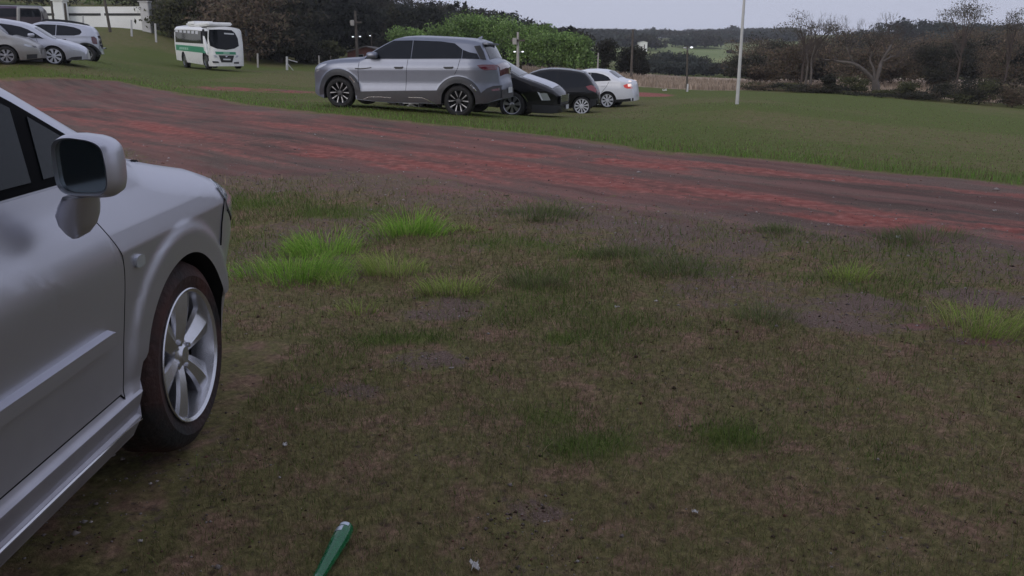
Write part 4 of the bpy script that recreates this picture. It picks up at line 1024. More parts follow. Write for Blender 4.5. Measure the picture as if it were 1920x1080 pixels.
c.body(top, bot, [wF+(.295,), (wF[0]-2.55, wF[1], .295)], M['light_silver'], step=.05, arch=1.15, rows=30)
c.put_wheels(.78, .18, 'cover8', face=.02)
c.side('side_window', [(-260, 355), (0, 362), (150, 382), (300, 412), (420, 455), (550, 524), (680, 604), (560, 592), (300, 562), (0, 532), (-260, 515)], M['tint_glass'])
c.slope('windscreen', c.uz(440, 0)[0], c.uz(760, 0)[0], .05, .95, M['tint_glass'], .006)
c.side('headlight', [(1052, 738), (1100, 742), (1180, 764), (1240, 792), (1215, 800), (1130, 784), (1075, 768)], M['lens'], .010, .05)
c.side('lower_bumper', [(1100, 890), (1180, 880), (1222, 878), (1222, 926), (1150, 936), (1030, 930)], M['plastic'], .008)
mu, mz = c.uz(490, 548); mirror_pod(c, mu, -.06, mz, .10, .09, .06, M['light_silver'])
c.line('door_seam', [(560, 596), (600, 700), (620, 900)], .012, M['seam'], .002)

c = Car('hatchback', 'dusty warm silver car at the left edge of the photo, nose pointing right', 'car', 20, 1.70, ref=(95, 1000), Y=26, conv=z8)
wF = c.uz(95, 866)
c.belt, c.tumble = c.uz(0, 560)[1], .34
zz = lambda Y: c.uz(100, Y)[1]
c.prof = sorted([(0, .05), (zz(930), .03), (zz(800), .0), (zz(700), .0), (zz(600), .03), (3, .04)])
c.front, c.rear = (.6, .4), (.7, .46); c.bul = (.06, .10); c.fil = .09; c.crown = .05
ur = wF[0]-3.3
top = [(ur, .5), (ur+.04, .9), (ur+.35, 1.05), (ur+.8, 1.36)]+c.P([(-420, 300), (-260, 330), (-130, 390), (0, 470), (90, 535), (200, 565), (320, 605), (440, 668), (520, 720), (558, 775), (570, 860)])
top = sorted(top)
bot = [(ur, .35), (ur+.3, .25)]+c.P([(-300, 950), (240, 945), (400, 930), (570, 905)])
c.body(top, bot, [wF+(.29,), (wF[0]-2.5, wF[1], .29)], M['beige_silver'], step=.05, arch=1.17, rows=30)
c.put_wheels(.68, .18, 'cover6', face=.03)
c.side('headlight', [(352, 690), (380, 682), (440, 704), (470, 735), (410, 726), (370, 712)], M['lens'], .010, .05)
c.side('headlight', [(465, 706), (505, 718), (528, 742), (490, 742)], M['lens_dark'], .010, .05)
c.slope('windscreen', c.uz(-240, 0)[0], c.uz(80, 0)[0], .05, .95, M['tint_glass'], .006)
c.side('side_window', [(-420, 540), (-20, 545), (-140, 440), (-280, 370), (-420, 350)], M['tint_glass'])
c.side('lower_bumper', [(400, 850), (470, 844), (528, 842), (528, 908), (400, 922)], M['plastic'], .008)

c = Car('suv', 'pale silver SUV with black roof rails seen behind the light silver car', 'car', 20, 1.78, ref=(1350, 950), Y=34, conv=z8)
wR = c.uz(1345, 845)
c.belt, c.tumble = c.uz(1000, 560)[1], .32
zz = lambda Y: c.uz(1200, Y)[1]
c.prof = sorted([(0, .06), (zz(830), .02), (zz(760), .0), (zz(640), .0), (zz(600), .02), (zz(565), .02), (3, .03)])
c.front, c.rear = (.6, .4), (.55, .36); c.bul = (.08, .10); c.fil = .12; c.crown = .05
uf = wR[0]-3.4
top = [(uf, .6), (uf+.05, .9), (uf+.4, 1.05), (uf+1.0, 1.12)]+c.P([(430, 400), (500, 366), (580, 348), (700, 340), (900, 346), (1100, 372), (1250, 398), (1330, 410), (1390, 432), (1440, 500), (1485, 600), (1510, 690), (1525, 760), (1527, 815)])
top = sorted(top)
bot = [(uf, .4), (uf+.3, .3)]+c.P([(700, 870), (1180, 865), (1440, 868), (1527, 845)])
c.body(top, bot, [wR+(.33,), (wR[0]-2.67, wR[1], .33)], M['light_silver'], step=.05, arch=1.18, rows=30)
c.put_wheels(.62, .2, 'cover6', face=.05)
c.side('side_window', [(500, 392), (640, 374), (860, 382), (860, 552), (780, 545), (650, 470)], M['tint_glass'])
c.side('side_window', [(870, 383), (1000, 396), (1150, 424), (1240, 458), (1268, 500), (1240, 538), (1150, 555), (870, 553)], M['tint_glass'])
for fl in (.10, .90):
    rb_ = bmesh.new(); pts = [c.uz(x, y) for x, y in ((640, 330), (700, 322), (900, 328), (1100, 350), (1280, 382), (1320, 400))]
    i_ = .28
    tube(rb_, [(p[0], i_ if fl < .5 else c.W-i_, p[1]+.05) for p in pts], [.03]*6, 6); build('roof_rail', rb_, M['plastic'], c.root)
c.side('tail_light', [(1408, 570), (1446, 566), (1480, 600), (1494, 690), (1440, 684), (1418, 630)], M['dark_red_lens'], .010, .04)
c.line('door_handle', [(962, 612), (1030, 614)], .035, M['plastic'], .03)
c.side('rear_bumper', [(1290, 800), (1400, 806), (1478, 802), (1480, 852), (1440, 864), (1300, 862)], M['plastic'], .010)
c.slope('rear_window', c.uz(1392, 0)[0], c.uz(1470, 0)[0], .08, .92, M['tint_glass'], .006)
arch_trim(c, wR, .39, .46, 0, 180, M['plastic'])

# ---------- white minibus with green stripe
z9 = lambda X, Y: (300+X/9, 20+Y/9)
c = Car('minibus', 'white minibus with a green stripe facing the camera beside the dark trees', 'bus', -55, 1.80, ref=(770, 990), Y=42, conv=z9)
wF, wR = c.uz(765, 915), c.uz(402, 862)
wF = (wF[0], .42); wR = (wR[0], .42+wR[1]*.0+max(0, wR[1]-.42)*.9)
c.belt, c.tumble = 1.3, .05
c.prof = [(0, .06), (.5, .02), (1.2, 0), (3, .03)]
c.front, c.rear = (.25, .16), (.40, .26); c.bul = (.04, .16); c.fil = .16; c.crown = .08
top = c.P([(206, 330), (212, 290), (232, 264), (500, 268), (700, 284), (768, 294), (786, 330), (797, 420), (806, 560), (815, 700), (818, 925)])
top = sorted(top)
bot = c.P([(206, 700), (236, 822), (360, 845), (440, 868), (720, 915), (818, 938)])
c.body(top, bot, [wF+(.40,), wR+(.40,)], M['bus_white'], step=.15, arch=1.2, rows=30)
c.put_wheels(.6, .25, 'cover6', face=.04)
c.side('window_band', [(222, 322), (500, 326), (742, 345), (752, 560), (500, 546), (216, 526)], M['tint_glass'], .008, .4)
for k in range(6):
    a = 246+k*68
    c.side('window_vent', [(a, 326+k*3), (a+46, 328+k*3), (a+46, 362+k*7), (a+4, 358+k*7)], M['plate'], .014, .4)
gs = c.side('green_stripe', [(205, 566), (500, 590), (700, 612), (806, 632), (808, 724), (500, 688), (210, 658)], M['green_stripe'], .008, .4)
for k in range(5):
    a = 330+k*31; c.side('lettering', [(a, 612+k*2), (a+22, 614+k*2), (a+23, 654+k*2), (a+1, 652+k*2)], M['pale_green'], .014, .4, gs)
ue = c.u1; F_ = lambda pts: [c.vz(X, Y, ue+.1) for X, Y in pts]
def fr(name, pts, m, off=.012, parent=None): return c.end(name, F_(pts), m, ue, off, .25, parent)
ws = fr('windscreen', [(832, 318), (1000, 316), (1200, 330), (1262, 380), (1310, 470), (1330, 596), (1250, 640), (1110, 662), (960, 642), (850, 592), (828, 470)], M['glass'])
fr('route_sign', [(1072, 374), (1240, 384), (1246, 408), (1080, 398)], M['plate'], .022, ws)
gs2 = fr('green_stripe', [(930, 690), (1270, 698), (1278, 742), (944, 736)], M['green_stripe'], .016)
fr('lettering', [(1065, 702), (1165, 704), (1165, 730), (1065, 728)], M['pale_green'], .022, gs2)
fr('grille', [(986, 752), (1245, 756), (1212, 874), (1034, 872)], M['plastic'], .016)
fr('number_plate', [(1062, 810), (1182, 814), (1182, 838), (1062, 834)], M['plate'], .028)
fr('badge', [(1100, 762), (1130, 762), (1130, 784), (1100, 784)], M['chrome'], .028)
fr('bumper_inlet', [(884, 850), (980, 856), (1000, 884), (900, 882)], M['plastic'], .016); fr('bumper_inlet', [(1246, 868), (1330, 864), (1330, 896), (1240, 894)], M['plastic'], .016)
fr('headlight', [(905, 748), (945, 752), (968, 790), (925, 786)], M['lens'], .016); fr('headlight', [(1282, 756), (1320, 752), (1312, 788), (1270, 792)], M['lens'], .016)
ab = bmesh.new(); a0, az0 = c.uz(385, 262); a1, _ = c.uz(700, 290)
box(ab, ((a0+a1)/2-1.0, c.W/2-.2, az0+.10), ((a1-a0)*.40, 1.1, .24), 0, .08)
box(ab, ((a0+a1)/2+.9, c.W/2-.1, az0-.0), ((a1-a0)*.75, 1.2, .16), 0, .05)
build('roof_air_unit', ab, M['bus_white'], c.root)
for v_ in (-.18, c.W+.12):
    mb = bmesh.new(); box(mb, (ue+.05, v_, 1.75), (.12, .10, .34), 0, .03); box(mb, (ue-.05, v_*.5 if v_ < 0 else c.W+.02, 1.98), (.06, .25, .04), 0, .01); build('bus_mirror', mb, M['plastic'], c.root)

# ---------- dark coach at the far left
c = Car('coach', 'dark maroon coach at the top left edge standing before the white wall', 'bus', 22, 2.4, ref=(640, 400), Y=50, conv=z8)
c.A.z = gz(c.A.x, c.A.y); c.root.location = c.A
c.belt, c.tumble = 1.6, .04; c.prof = [(0, .03), (3.2, .0)]
c.front, c.rear = (.3, .2), (.3, .2); c.bul = (.05, .05); c.fil = .15; c.crown = .08
ub = c.uz(676, 200)[0]; zt_ = c.uz(300, 92)[1]
top = [(ub-9, zt_*.6), (ub-8.9, zt_), (ub-.25, zt_), (ub-.1, zt_-.2), (ub, zt_*.5)]; bot = [(ub-9, .5), (ub, .5)]
c.body(top, bot, [(ub-1.6, .45, .45), (ub-7, .45, .45)], M['maroon'], step=.2, rows=20)
c.put_wheels(.6, .25, 'cover6', face=.04)
c.side('roof_panel', [(-700, 45), (268, 102), (268, 126), (-700, 122)], M['purple'], .01, .6)
c.line('body_pillar', [(285, 100), (285, 330)], .16, M['beige_silver'], .02); c.line('body_pillar', [(612, 126), (645, 160), (664, 230), (668, 320)], .14, M['beige_silver'], .02)
c.line('roof_trim', [(296, 112), (610, 122)], .10, M['beige_silver'], .02)
c.side('side_window', [(320, 140), (600, 146), (628, 200), (630, 262), (320, 262)], M['tint_glass'], .012, .6)
c.side('side_window', [(-260, 130), (262, 134), (262, 262), (-260, 262)], M['tint_glass'], .012, .6)

# ------------------------------------------------------------------ buildings, wall, posts, poles
def wall_between(name, label, a, b, h, th, m, cat='wall'):
    A_, B_ = Vector(a), Vector(b); mid = (A_+B_)/2; L = (B_-A_).length; ang = math.atan2(B_.y-A_.y, B_.x-A_.x)
    r = tag(empty(name, (mid.x, mid.y, min(gz(*A_), gz(*B_))-.3), ang), label, cat)
    return r, L
pa, pb = at(-260, 40, 62), at(272, 55, 62)
zt1 = at(180, 12.5, 62).z
rt, L = wall_between('boundary_wall', 'long white wall with a broken black band at the top left', (pa.x, pa.y), (pb.x, pb.y), 2, .2, None)
bz = rt.location.z; hgt = zt1-bz
bm = bmesh.new(); box(bm, (0, 0, hgt/2), (L, .2, hgt)); build('wall_panel', bm, M['wall_white'], rt)
zb1, zb2 = at(180, 29.5, 62).z-bz, at(180, 25, 62).z-bz
for x0, x1 in ((82, 107), (125, 190), (197, 270)):
    xa, xb = at(x0, 27, 62).x-rt.location.x, at(x1, 27, 62).x-rt.location.x
    bm = bmesh.new(); box(bm, ((xa+xb)/2, -.112, (zb1+zb2)/2), (xb-xa, .03, zb2-zb1)); build('black_band', bm, M['black_band'], rt)
def pillar(px0, px1, py0, py1, Y, name, label, m, cat='post', dy=0.0):
    a, b = at(px0, py1, Y), at(px1, py0, Y); g = gz((a.x+b.x)/2, Y); w = b.x-a.x
    r = tag(empty(name, ((a.x+b.x)/2, Y, g-.1)), label, cat)
    bm = bmesh.new(); box(bm, (0, 0, (b.z-g+.1)/2), (w, w*.9, b.z-g+.1), 0, min(.03, w*.15)); build('shaft', bm, m, r)
    bm = bmesh.new(); box(bm, (0, 0, b.z-g+.13), (w*1.25, w*1.15, .07), 0, .015); build('cap', bm, m, r)
    return r
pillar(108, 121, 2, 40, 61.4, 'wall_pillar', 'tall white pillar standing before the white wall', M['wall_white'])
pillar(269, 280, 4, 48, 61.4, 'gate_pillar', 'white gate pillar at the right end of the white wall', M['white_post'])
def post(px, py0, py1, Y, r, m, name, label, lean=0.0, group=None, cat='post', own=None):
    t = at(px+lean, py0, Y); b = at(px, py1, Y); g = gz(b.x, Y)
    if own is None: b.z = min(b.z, g+.05)
    h = t.z-g+.15
    bm = bmesh.new(); tube(bm, [(0, 0, 0), ((t.x-b.x)*.5, 0, h*.5), (t.x-b.x, 0, h)], [r, r*.95, r*.85], 8)
    o = build(name, bm, m, None); o.location = (b.x, Y, g-.15)
    return tag(o, label, cat, group)
post(207, 0, 60, 57, .10, M['wood_post'], 'fence_post', 'leaning dark fence post in front of the right part of the white wall', -11)
post(124, 6, 42, 57, .09, M['wood_post'], 'fence_post', 'dark fence post right beside the tall white pillar', -3)
post(98, 3, 28, 57, .08, M['wood_post'], 'fence_post', 'dark fence post between the coach and the tall white pillar', -2)
post(246, 37, 62, 56, .07, M['white_post'], 'marker_post', 'small white post on the grass before the white wall')
post(291, 44, 65, 56, .07, M['white_post'], 'marker_post', 'small white post on the grass below the shed, left of the minibus')
post(155, 29, 46, 56, .06, M['white_post'], 'marker_post', 'thin white post behind the pale silver SUV')
# posts at the edge of the left wood
gp = post(538, 106, 131, 52, .08, M['white_post'], 'gate_post', 'white gate post with slanting braces at the edge of the left wood')
bm = bmesh.new(); tube(bm, [(.05, 0, .80), (.65, .2, .62)], [.025, .025], 6); tube(bm, [(.05, 0, .55), (.40, .1, .08)], [.025, .025], 6)
build('brace', bm, M['white_post'], gp)
post(483, 100, 121, 55, .07, M['concrete'], 'fence_post', 'grey concrete fence post behind the minibus at the wood edge')
post(598, 104, 122, 58, .05, M['concrete'], 'fence_post', 'thin grey fence post left of the blue grey SUV bonnet')
post(620, 104, 120, 58, .05, M['wood_post'], 'fence_post', 'dark thin fence post between the concrete one and the brick house')

# shed and houses
def house(name, label, px0, px1, pyb, pyt, pyr, Y, depth, wm, rm, cat='house', openings=(), rz=0.0):
    a, b = at(px0, pyb, Y), at(px1, pyt, Y); rid = at(px0, pyr, Y).z; g = gz((a.x+b.x)/2, Y)-.2; w, h = b.x-a.x, b.z-g
    r = tag(empty(name, ((a.x+b.x)/2, Y+depth/2, g), rz), label, cat)
    bm = bmesh.new(); box(bm, (0, 0, h/2), (w, depth, h)); 
    # gable ends
    for sy in (-1, 1):
        vs = [bm.verts.new((sx, sy*(depth/2-.004), q)) for sx, q in ((-w/2, h-.002), (w/2, h-.002), (0, rid-g))]
        bm.faces.new(vs if sy < 0 else vs[::-1])
    build('wall', bm, wm, r)
    bm = bmesh.new(); ov = .25; rh = rid-g
    for sx in (-1, 1):
        p = [(0, rh), (sx*(w/2+ov), h-(rh-h)*ov/(w/2))]
        v = [bm.verts.new((x_, y_, z_+dz)) for y_ in (-depth/2-ov, depth/2+ov) for dz in (.02, .10) for x_, z_ in p]
        for f in ((0, 1, 5, 4), (2, 6, 7, 3), (0, 2, 3, 1), (4, 5, 7, 6), (0, 4, 6, 2), (1, 3, 7, 5)): bm.faces.new([v[i] for i in f])
    build('roof', bm, rm, r)
    for nm, cx, cz, ww, hh_, m in openings:
        bm = bmesh.new(); box(bm, (cx*w, -depth/2-.02, cz*h), (ww*w, .06, hh_*h)); o = build(nm, bm, m, r)
        if nm == 'window':
            b2 = bmesh.new(); box(b2, (cx*w, -depth/2-.056, cz*h), (ww*w*.82, .02, hh_*h*.82)); build('pane', b2, M['glass'], o)
    return r
house('brick_house', 'small red brick house with pale gable roof edge behind the blue grey SUV', 652, 722, 112, 97.5, 88, 75, 5, M['brick'], M['roof_tin'], openings=[('window', -.15, .6, .16, .35, M['concrete']), ('post', .30, .5, .05, 1.0, M['concrete']), ('window', .12, .6, .12, .35, M['concrete'])])
house('shed', 'dim shed with old sheet roof right of the white gate pillar', 284, 352, 48, 8, 0, 66, 6, M['shed_wall'], M['roof_tin'], 'shed', openings=[('door', -.25, .42, .2, .8, M['black_band']), ('window', .15, .55, .2, .3, M['wood_post'])])
house('farmhouse', 'tiny white farmhouse on the far hill below the ridge', 1200, 1214, 83, 79.5, 77.5, 300, 6, M['wall_white'], M['white_post'], openings=[('door', .1, .4, .15, .75, M['wood_post'])])

def lamp_pole(px, py0, py1, Y, r, m, name, label, lamps=(), cross=None, foot=None, bend=0.0, group=None):
    t = at(px+bend, py0, Y); b = at(px, py1, Y); g = gz(b.x, Y)-.2; h = t.z-g
    rt = tag(empty(name, (b.x, Y, g)), label, 'pole', group)
    bm = bmesh.new(); dx = t.x-b.x
    tube(bm, [(0, 0, 0), (dx*.5, 0, h*.5), (dx, 0, h)], [r, r*.85, r*.65], 10); build('shaft', bm, m, rt)
    if foot:
        hz = at(px, foot, Y).z-g; bm = bmesh.new(); lathe(bm, [(r*1.05, 0), (r*1.08, hz), (r*.9, hz+.02)], 10); build('white_base', bm, M['white_post'], rt)
    if cross:
        z_ = at(px, cross, Y).z-g; bm = bmesh.new(); box(bm, (dx*z_/h, -r-.04, z_), (.95, .09, .12), 0, .01); build('cross_arm', bm, M['wood_post'], rt)
        bm = bmesh.new(); box(bm, (dx*z_/h-.22, -r-.16, z_-.05), (.28, .2, .42), 0, .03); build('transformer_box', bm, M['concrete'], rt)
    for lx, ly, lit in lamps:
        p = at(lx, ly, Y); z_ = p.z-g; x_ = p.x-b.x; bm = bmesh.new()
        tube(bm, [(dx*z_/h, 0, z_-.15), (x_*.6, -.05, z_+.02), (x_, -.1, z_+.03)], [.03, .025, .02], 6); arm = build('lamp_arm', bm, M['pole_metal'], rt)
        bm = bmesh.new(); bmesh.ops.create_uvsphere(bm, u_segments=12, v_segments=8, radius=1)
        for v in bm.verts: v.co = Vector((x_+v.co.x*.085, -.1+v.co.y*.07, z_+v.co.z*.045))
        build('lamp_head', bm, M['lamp_glow'] if lit else M['white_post'], arm)
    return rt
lamp_pole(669, 20, 92, 66, .13, M['wood_post'], 'utility_pole', 'tall wooden utility pole with a box and two lamps above the brick house', [(662, 69, True), (675.5, 68.5, True)], 42, bend=-3)
lamp_pole(971, 60, 142, 56, .11, M['concrete'], 'utility_pole', 'concrete pole with two lamps before the bright green trees', [(965, 97, True), (980, 97, True)], 76, bend=0)
lamp_pole(1183, 55, 150, 60, .10, M['wood_post'], 'utility_pole', 'bare wooden pole behind the white saloon', bend=4)
lamp_pole(1288, 86, 172, 46, .07, M['wood_post'], 'lamp_post', 'thin lamp post with white painted foot in the middle of the far lawn', [(1296, 89, True), (1283, 90, False)], foot=158, bend=1)
lamp_pole(1382, -25, 195, 25, .055, M['white_post'], 'flag_pole', 'tall slender white pole on the lawn reaching out of the frame', bend=15)
lamp_pole(1120, 99, 140, 60, .07, M['concrete'], 'fence_pole', 'short grey pole between the black hatchback and the white saloon roof', bend=2)
lamp_pole(697, 64, 100, 80, .08, M['wood_post'], 'lamp_post', 'lamp post with the brightest light right of the tall utility pole', [(694, 67, True)], bend=-.5)
lamp_pole(556, 55, 118, 80, .08, M['wood_post'], 'lamp_post', 'lamp post with a small bluish light in the left wood', [(553, 58, True)])
lamp_pole(584, 48, 118, 80, .08, M['wood_post'], 'lamp_post', 'lamp post with a higher small light in the left wood', [(588, 50.5, True)])
lamp_pole(526, 40, 118, 76, .07, M['concrete'], 'utility_pole', 'pale bare pole among the dark trees right of the minibus', bend=-3)
lamp_pole(717, 40, 100, 85, .07, M['concrete'], 'utility_pole', 'faint pole at the left end of the bright green trees')
lamp_pole(1291, 63, 75, 380, .2, M['wood_post'], 'lamp_post', 'distant lit lamp on the far ridge', [(1291, 65, True)])

# ------------------------------------------------------------------ trees
def leaf_cloud(lobes, n, size, pal, flat=.0, var=.25):
    """lobes: (centre, radii, weight); a shell-weighted scatter of small leaf-clump faces"""
    wts = np.array([l[2] for l in lobes], float); wts /= wts.sum(); idx = RNG.choice(len(lobes), n, p=wts)
    cen = np.array([l[0] for l in lobes])[idx]; rad = np.array([l[1] for l in lobes])[idx]
    d = RNG.normal(size=(n, 3)); d /= np.linalg.norm(d, axis=1, keepdims=True)
    r = RNG.uniform(0, 1, (n, 1))**.45
    p = cen+d*rad*r*(1+.18*RNG.normal(size=(n, 1)))
    a = RNG.normal(size=(n, 3)); a /= np.linalg.norm(a, axis=1, keepdims=True)
    b = np.cross(a, RNG.normal(size=(n, 3))); b /= np.linalg.norm(b, axis=1, keepdims=True)
    s = size*RNG.uniform(.5, 1.3, (n, 1))
    V = np.stack([p-a*s, p-b*s*.45+a*s*.15, p+a*s, p+b*s*.45-a*s*.1], 1).reshape(-1, 3)
    lt = RNG.uniform(.75, 1.25, len(lobes))[idx][:, None]
    cols = np.array(pal)[RNG.integers(0, len(pal), n)]*lt*(1+RNG.normal(0, var, (n, 1)))
    return V, np.repeat(np.clip(cols, .002, 1), 4, 0)
def lobes_for(h, w, base, kind='round', n=9):
    out = []
    for k in range(n):
        if kind == 'cone':
            t = k/(n-1); z = base+(h-base)*(.06+.9*t); r = w/2*(1-.86*t)
            out.append(((RNG.normal(0, .07*w), RNG.normal(0, .07*w), z), (r, r, (h-base)/n*.95), r+.2))
        elif kind == 'tall':
            t = k/(n-1); z = base+(h-base)*(.08+.86*t); r = w/2*(.55+.45*math.sin(math.pi*min(1, t*1.05)))*(.8+.4*random.random())
            out.append(((RNG.normal(0, .12*w), RNG.normal(0, .12*w), z), (r, r, (h-base)/n*1.1), r))
        elif kind == 'flat':
            a = random.uniform(0, 6.28); q = w/2*math.sqrt(random.random())*.85; z = h-(h-base)*(.12+.5*(q/(w/2))**2)+random.uniform(-.1, .1)*(h-base)
            out.append(((q*math.cos(a), q*math.sin(a), z), (w*.16, w*.16, (h-base)*.14), 1))
        else:
            a = random.uniform(0, 6.28); q = w/2*math.sqrt(random.random())*.62; t = random.uniform(.18, .86)
            rr_ = w*random.uniform(.20, .30)
            out.append(((q*math.cos(a), q*math.sin(a), base+(h-base)*t), (rr_, rr_, (h-base)*random.uniform(.16, .24)), rr_))
    return out
def tree(name, label, px, Y, pyt, w_px, pal, kind='round', n=900, size=.28, base_f=.25, trunk_r=.12, bark='bark', group=None, x=None, limbs=4, cat='tree', nl=10):
    p = at(px, pyt, Y); X = p.x if x is None else x; g = gz(X, Y); h = max(p.z-g, 1.0); w = w_px*Y/FPX
    r = tag(empty(name, (X, Y, g)), label, cat, group)
    lb = lobes_for(h, w, h*base_f, kind, nl)
    V, Cc = leaf_cloud(lb, n, size, pal); np_mesh('crown', V, np.arange(len(V)).reshape(-1, 4), M['leaf'], r, Cc)
    bm = bmesh.new(); th = h*(.9 if kind in ('cone', 'tall') else .6); b0 = random.uniform(-.3, .3)
    tube(bm, [(0, 0, -.2), (b0*.3, 0, th*.4), (b0, .1, th)], [trunk_r*1.2, trunk_r, trunk_r*.35], 7)
    for k in range(limbs):
        l = lb[random.randrange(len(lb))][0]; z0 = h*base_f*random.uniform(.7, 1.2)
        tube(bm, [(b0*.3, 0, z0), (l[0]*.5, l[1]*.5, (z0+l[2])*.52), l], [trunk_r*.6, trunk_r*.4, trunk_r*.15], 5)
    build('trunk', bm, M[bark], r)
    return r
DARK = [(.036, .037, .024), (.046, .047, .028), (.030, .029, .022), (.054, .048, .034)]
PINE = [(.026, .030, .023), (.034, .037, .026), (.022, .024, .021)]
GREEN = [(.15, .245, .066), (.195, .30, .088), (.115, .185, .052), (.24, .33, .125)]
OLIVE = [(.075, .078, .032), (.095, .095, .042), (.06, .062, .03)]
BROWN = [(.135, .098, .066), (.16, .115, .078), (.11, .085, .06), (.115, .10, .06)]
BLUEG = [(.042, .050, .042), (.054, .062, .050), (.046, .052, .044)]

gr = 'bright green trees in a row behind the parked cars'
for (px, Y, t, w, lab) in ((770, 61, 52, 85, 'bright green tree at the left end of the row, lowest crown above the SUV windscreen'), (835, 63, 33, 95, 'bright green broad tree above the SUV roof, second of the row'),
        (905, 64, 28, 100, 'tallest bright green tree of the row, above the SUV rear'), (975, 63, 34, 95, 'bright green tree behind the concrete pole with two lamps'), (1030, 62, 44, 85, 'bright green tree above the black hatchback'),
        (1078, 62, 54, 80, 'bright green tree at the right end of the row, beside dark bushes')):
    tree('broadleaf_tree', lab, px, Y, t, w, GREEN, 'round', 11000, .105, .12, .12, group=gr, nl=16)
for (px, Y, t, w, lab) in ((1135, 72, 75, 60, 'dark bushy tree just right of the bright green row'), (1175, 74, 82, 60, 'dark bushy tree behind the white saloon roof'), (1205, 76, 92, 40, 'small dark bush right of the bare wooden pole')):
    tree('bushy_tree', lab, px, Y, t, w, DARK, 'round', 4500, .13, .05, .1, group='dark bushes beyond the white saloon', nl=12)

def wood(name, label, spec, pal_list, size, mk='leaf'):
    Vs, Cs = [], []
    for (X, Y, h, w, kind, n) in spec:
        g = gz(X, Y); lb = lobes_for(h, w, h*.06, kind, 10)
        V, Cc = leaf_cloud(lb, n, size, pal_list[random.randrange(len(pal_list))]); Vs.append(V+np.array([X, Y, g])); Cs.append(Cc)
    V = np.vstack(Vs); Cc = np.vstack(Cs)
    return tag(np_mesh(name, V, np.arange(len(V)).reshape(-1, 4), M[mk], None, Cc), label, 'wood', kind='stuff')
# the dark wood behind the minibus and the brick house
def crest(px): return float(np.interp(px, [250, 350, 640, 700, 760, 830, 880, 950, 1000, 1050, 1100], [-90, -110, -80, -14, -2, 6, 10, 28, 36, 46, 58]))
spec = []
for Y in (72, 84, 98, 118, 140):
    px = 300 if Y > 75 else 330
    while px < 1080:
        if not (Y < 80 and px > 620):
            t = crest(px)+random.uniform(-4, 14)+(0 if Y > 110 else random.uniform(5, 50))
            p = at(px, t, Y); spec.append((p.x, Y+random.uniform(-4, 4), max(4, p.z-gz(p.x, Y)), random.uniform(70, 110)*Y/FPX*1.0, random.choice(['tall', 'cone', 'tall']), 2400))
        px += random.uniform(26, 46)*90/Y*1.15
wood('wood', 'dark wood on the rise behind the minibus and the brick house', spec, [DARK, PINE, PINE, DARK], .25)
for (px, t, lab) in ((872, 9, 'dark pine with a pointed top standing above the wood skyline'), (812, 8, 'dark pine on the skyline left of the pointed one'), (945, 26, 'dark pine top above the bright green row, rightmost on the skyline')):
    tree('pine_tree', lab, px, 116, t, 46, PINE, 'cone', 900, .4, .1, .2, group='pines on the wood skyline')
# nearer trees at the wood edge
for (px, Y, t, w, pal, lab) in ((455, 60, -20, 150, BROWN, 'dark brownish cypress like tree directly behind the minibus'), (395, 64, -30, 120, BROWN, 'reddish brown dim tree above the minibus roof'), (520, 62, 30, 110, DARK, 'dark tree right of the minibus behind the pale pole'),
        (330, 62, -10, 90, OLIVE, 'straw coloured shrub tree between the shed and the minibus'), (610, 66, 78, 70, OLIVE, 'low olive shrub tree left of the brick house'), (570, 64, 84, 80, DARK, 'low dark bush behind the white gate post')):
    tree('wood_edge_tree', lab, px, Y, t, w, pal, 'tall' if t < 40 else 'round', 5200, .16, .05, .14, group='trees at the edge of the left wood', nl=12)
# wooded slope above the white wall
spec = [(at(px, 0, Y).x, Y, random.uniform(3, 5), random.uniform(5, 8), 'round', 900) for Y in (95, 112) for px in range(-250, 300, 45)]
wood('hedge', 'green trees and scrub above the white wall', spec, [OLIVE, GREEN, DARK], .26)

# valley hedges, far ridge woods
spec = []
for px in range(1225, 1470, 9):
    Y = random.uniform(118, 150); t = random.uniform(112, 134)
    if px > 1330: t += 4
    p = at(px, t, Y); spec.append((p.x, Y, max(2, p.z-gz(p.x, Y)), random.uniform(3.5, 6), 'round', 800))
for px in range(1235, 1330, 10):
    Y = 165; p = at(px, random.uniform(92, 112), Y); spec.append((p.x, Y, max(2, p.z-gz(p.x, Y)), random.uniform(5, 8), 'round', 900))
wood('valley_hedge', 'blue green hedge trees in the valley below the light green fields', spec, [BLUEG, DARK, BLUEG], .27)
spec = []
for Y, y0, y1 in ((330, 78, 92), (420, 68, 80), (520, 58, 68), (600, 52, 62)):
    for px in range(1040, 1500, 11 if Y > 400 else 13):
        if Y == 330 and (1215 < px < 1295 or 1345 < px): continue
        if Y == 420 and 1225 < px < 1280: continue
        p = at(px+random.uniform(-6, 6), random.uniform(y0, y1), Y); spec.append((p.x, Y+random.uniform(-20, 20), max(5, min(16, p.z-gz(p.x, Y))), random.uniform(14, 26), 'round', 420))
wood('ridge_wood', 'far wooded ridge on the horizon behind the light green fields', spec, [BLUEG, BLUEG, DARK], .95)
for (px, t, w, lab) in ((1378, 46, 20, 'round dark tree standing out on the far ridge beside the tall white pole'), (1358, 56, 16, 'small flat dark tree on the far ridge left of the round one'), (1226, 52, 14, 'narrow pale tree alone on the far ridge above the farmhouse'), (1130, 60, 30, 'low clump tree at the left end of the far ridge')):
    tree('ridge_tree', lab, px, 560, t, w, BLUEG, 'round', 320, 1.3, .2, .5, group='single trees on the far ridge')
tree('field_shrub', 'lone dark round shrub in the light green field', 1371, 300, 95, 16, DARK, 'round', 260, .7, .02, .2, cat='shrub')

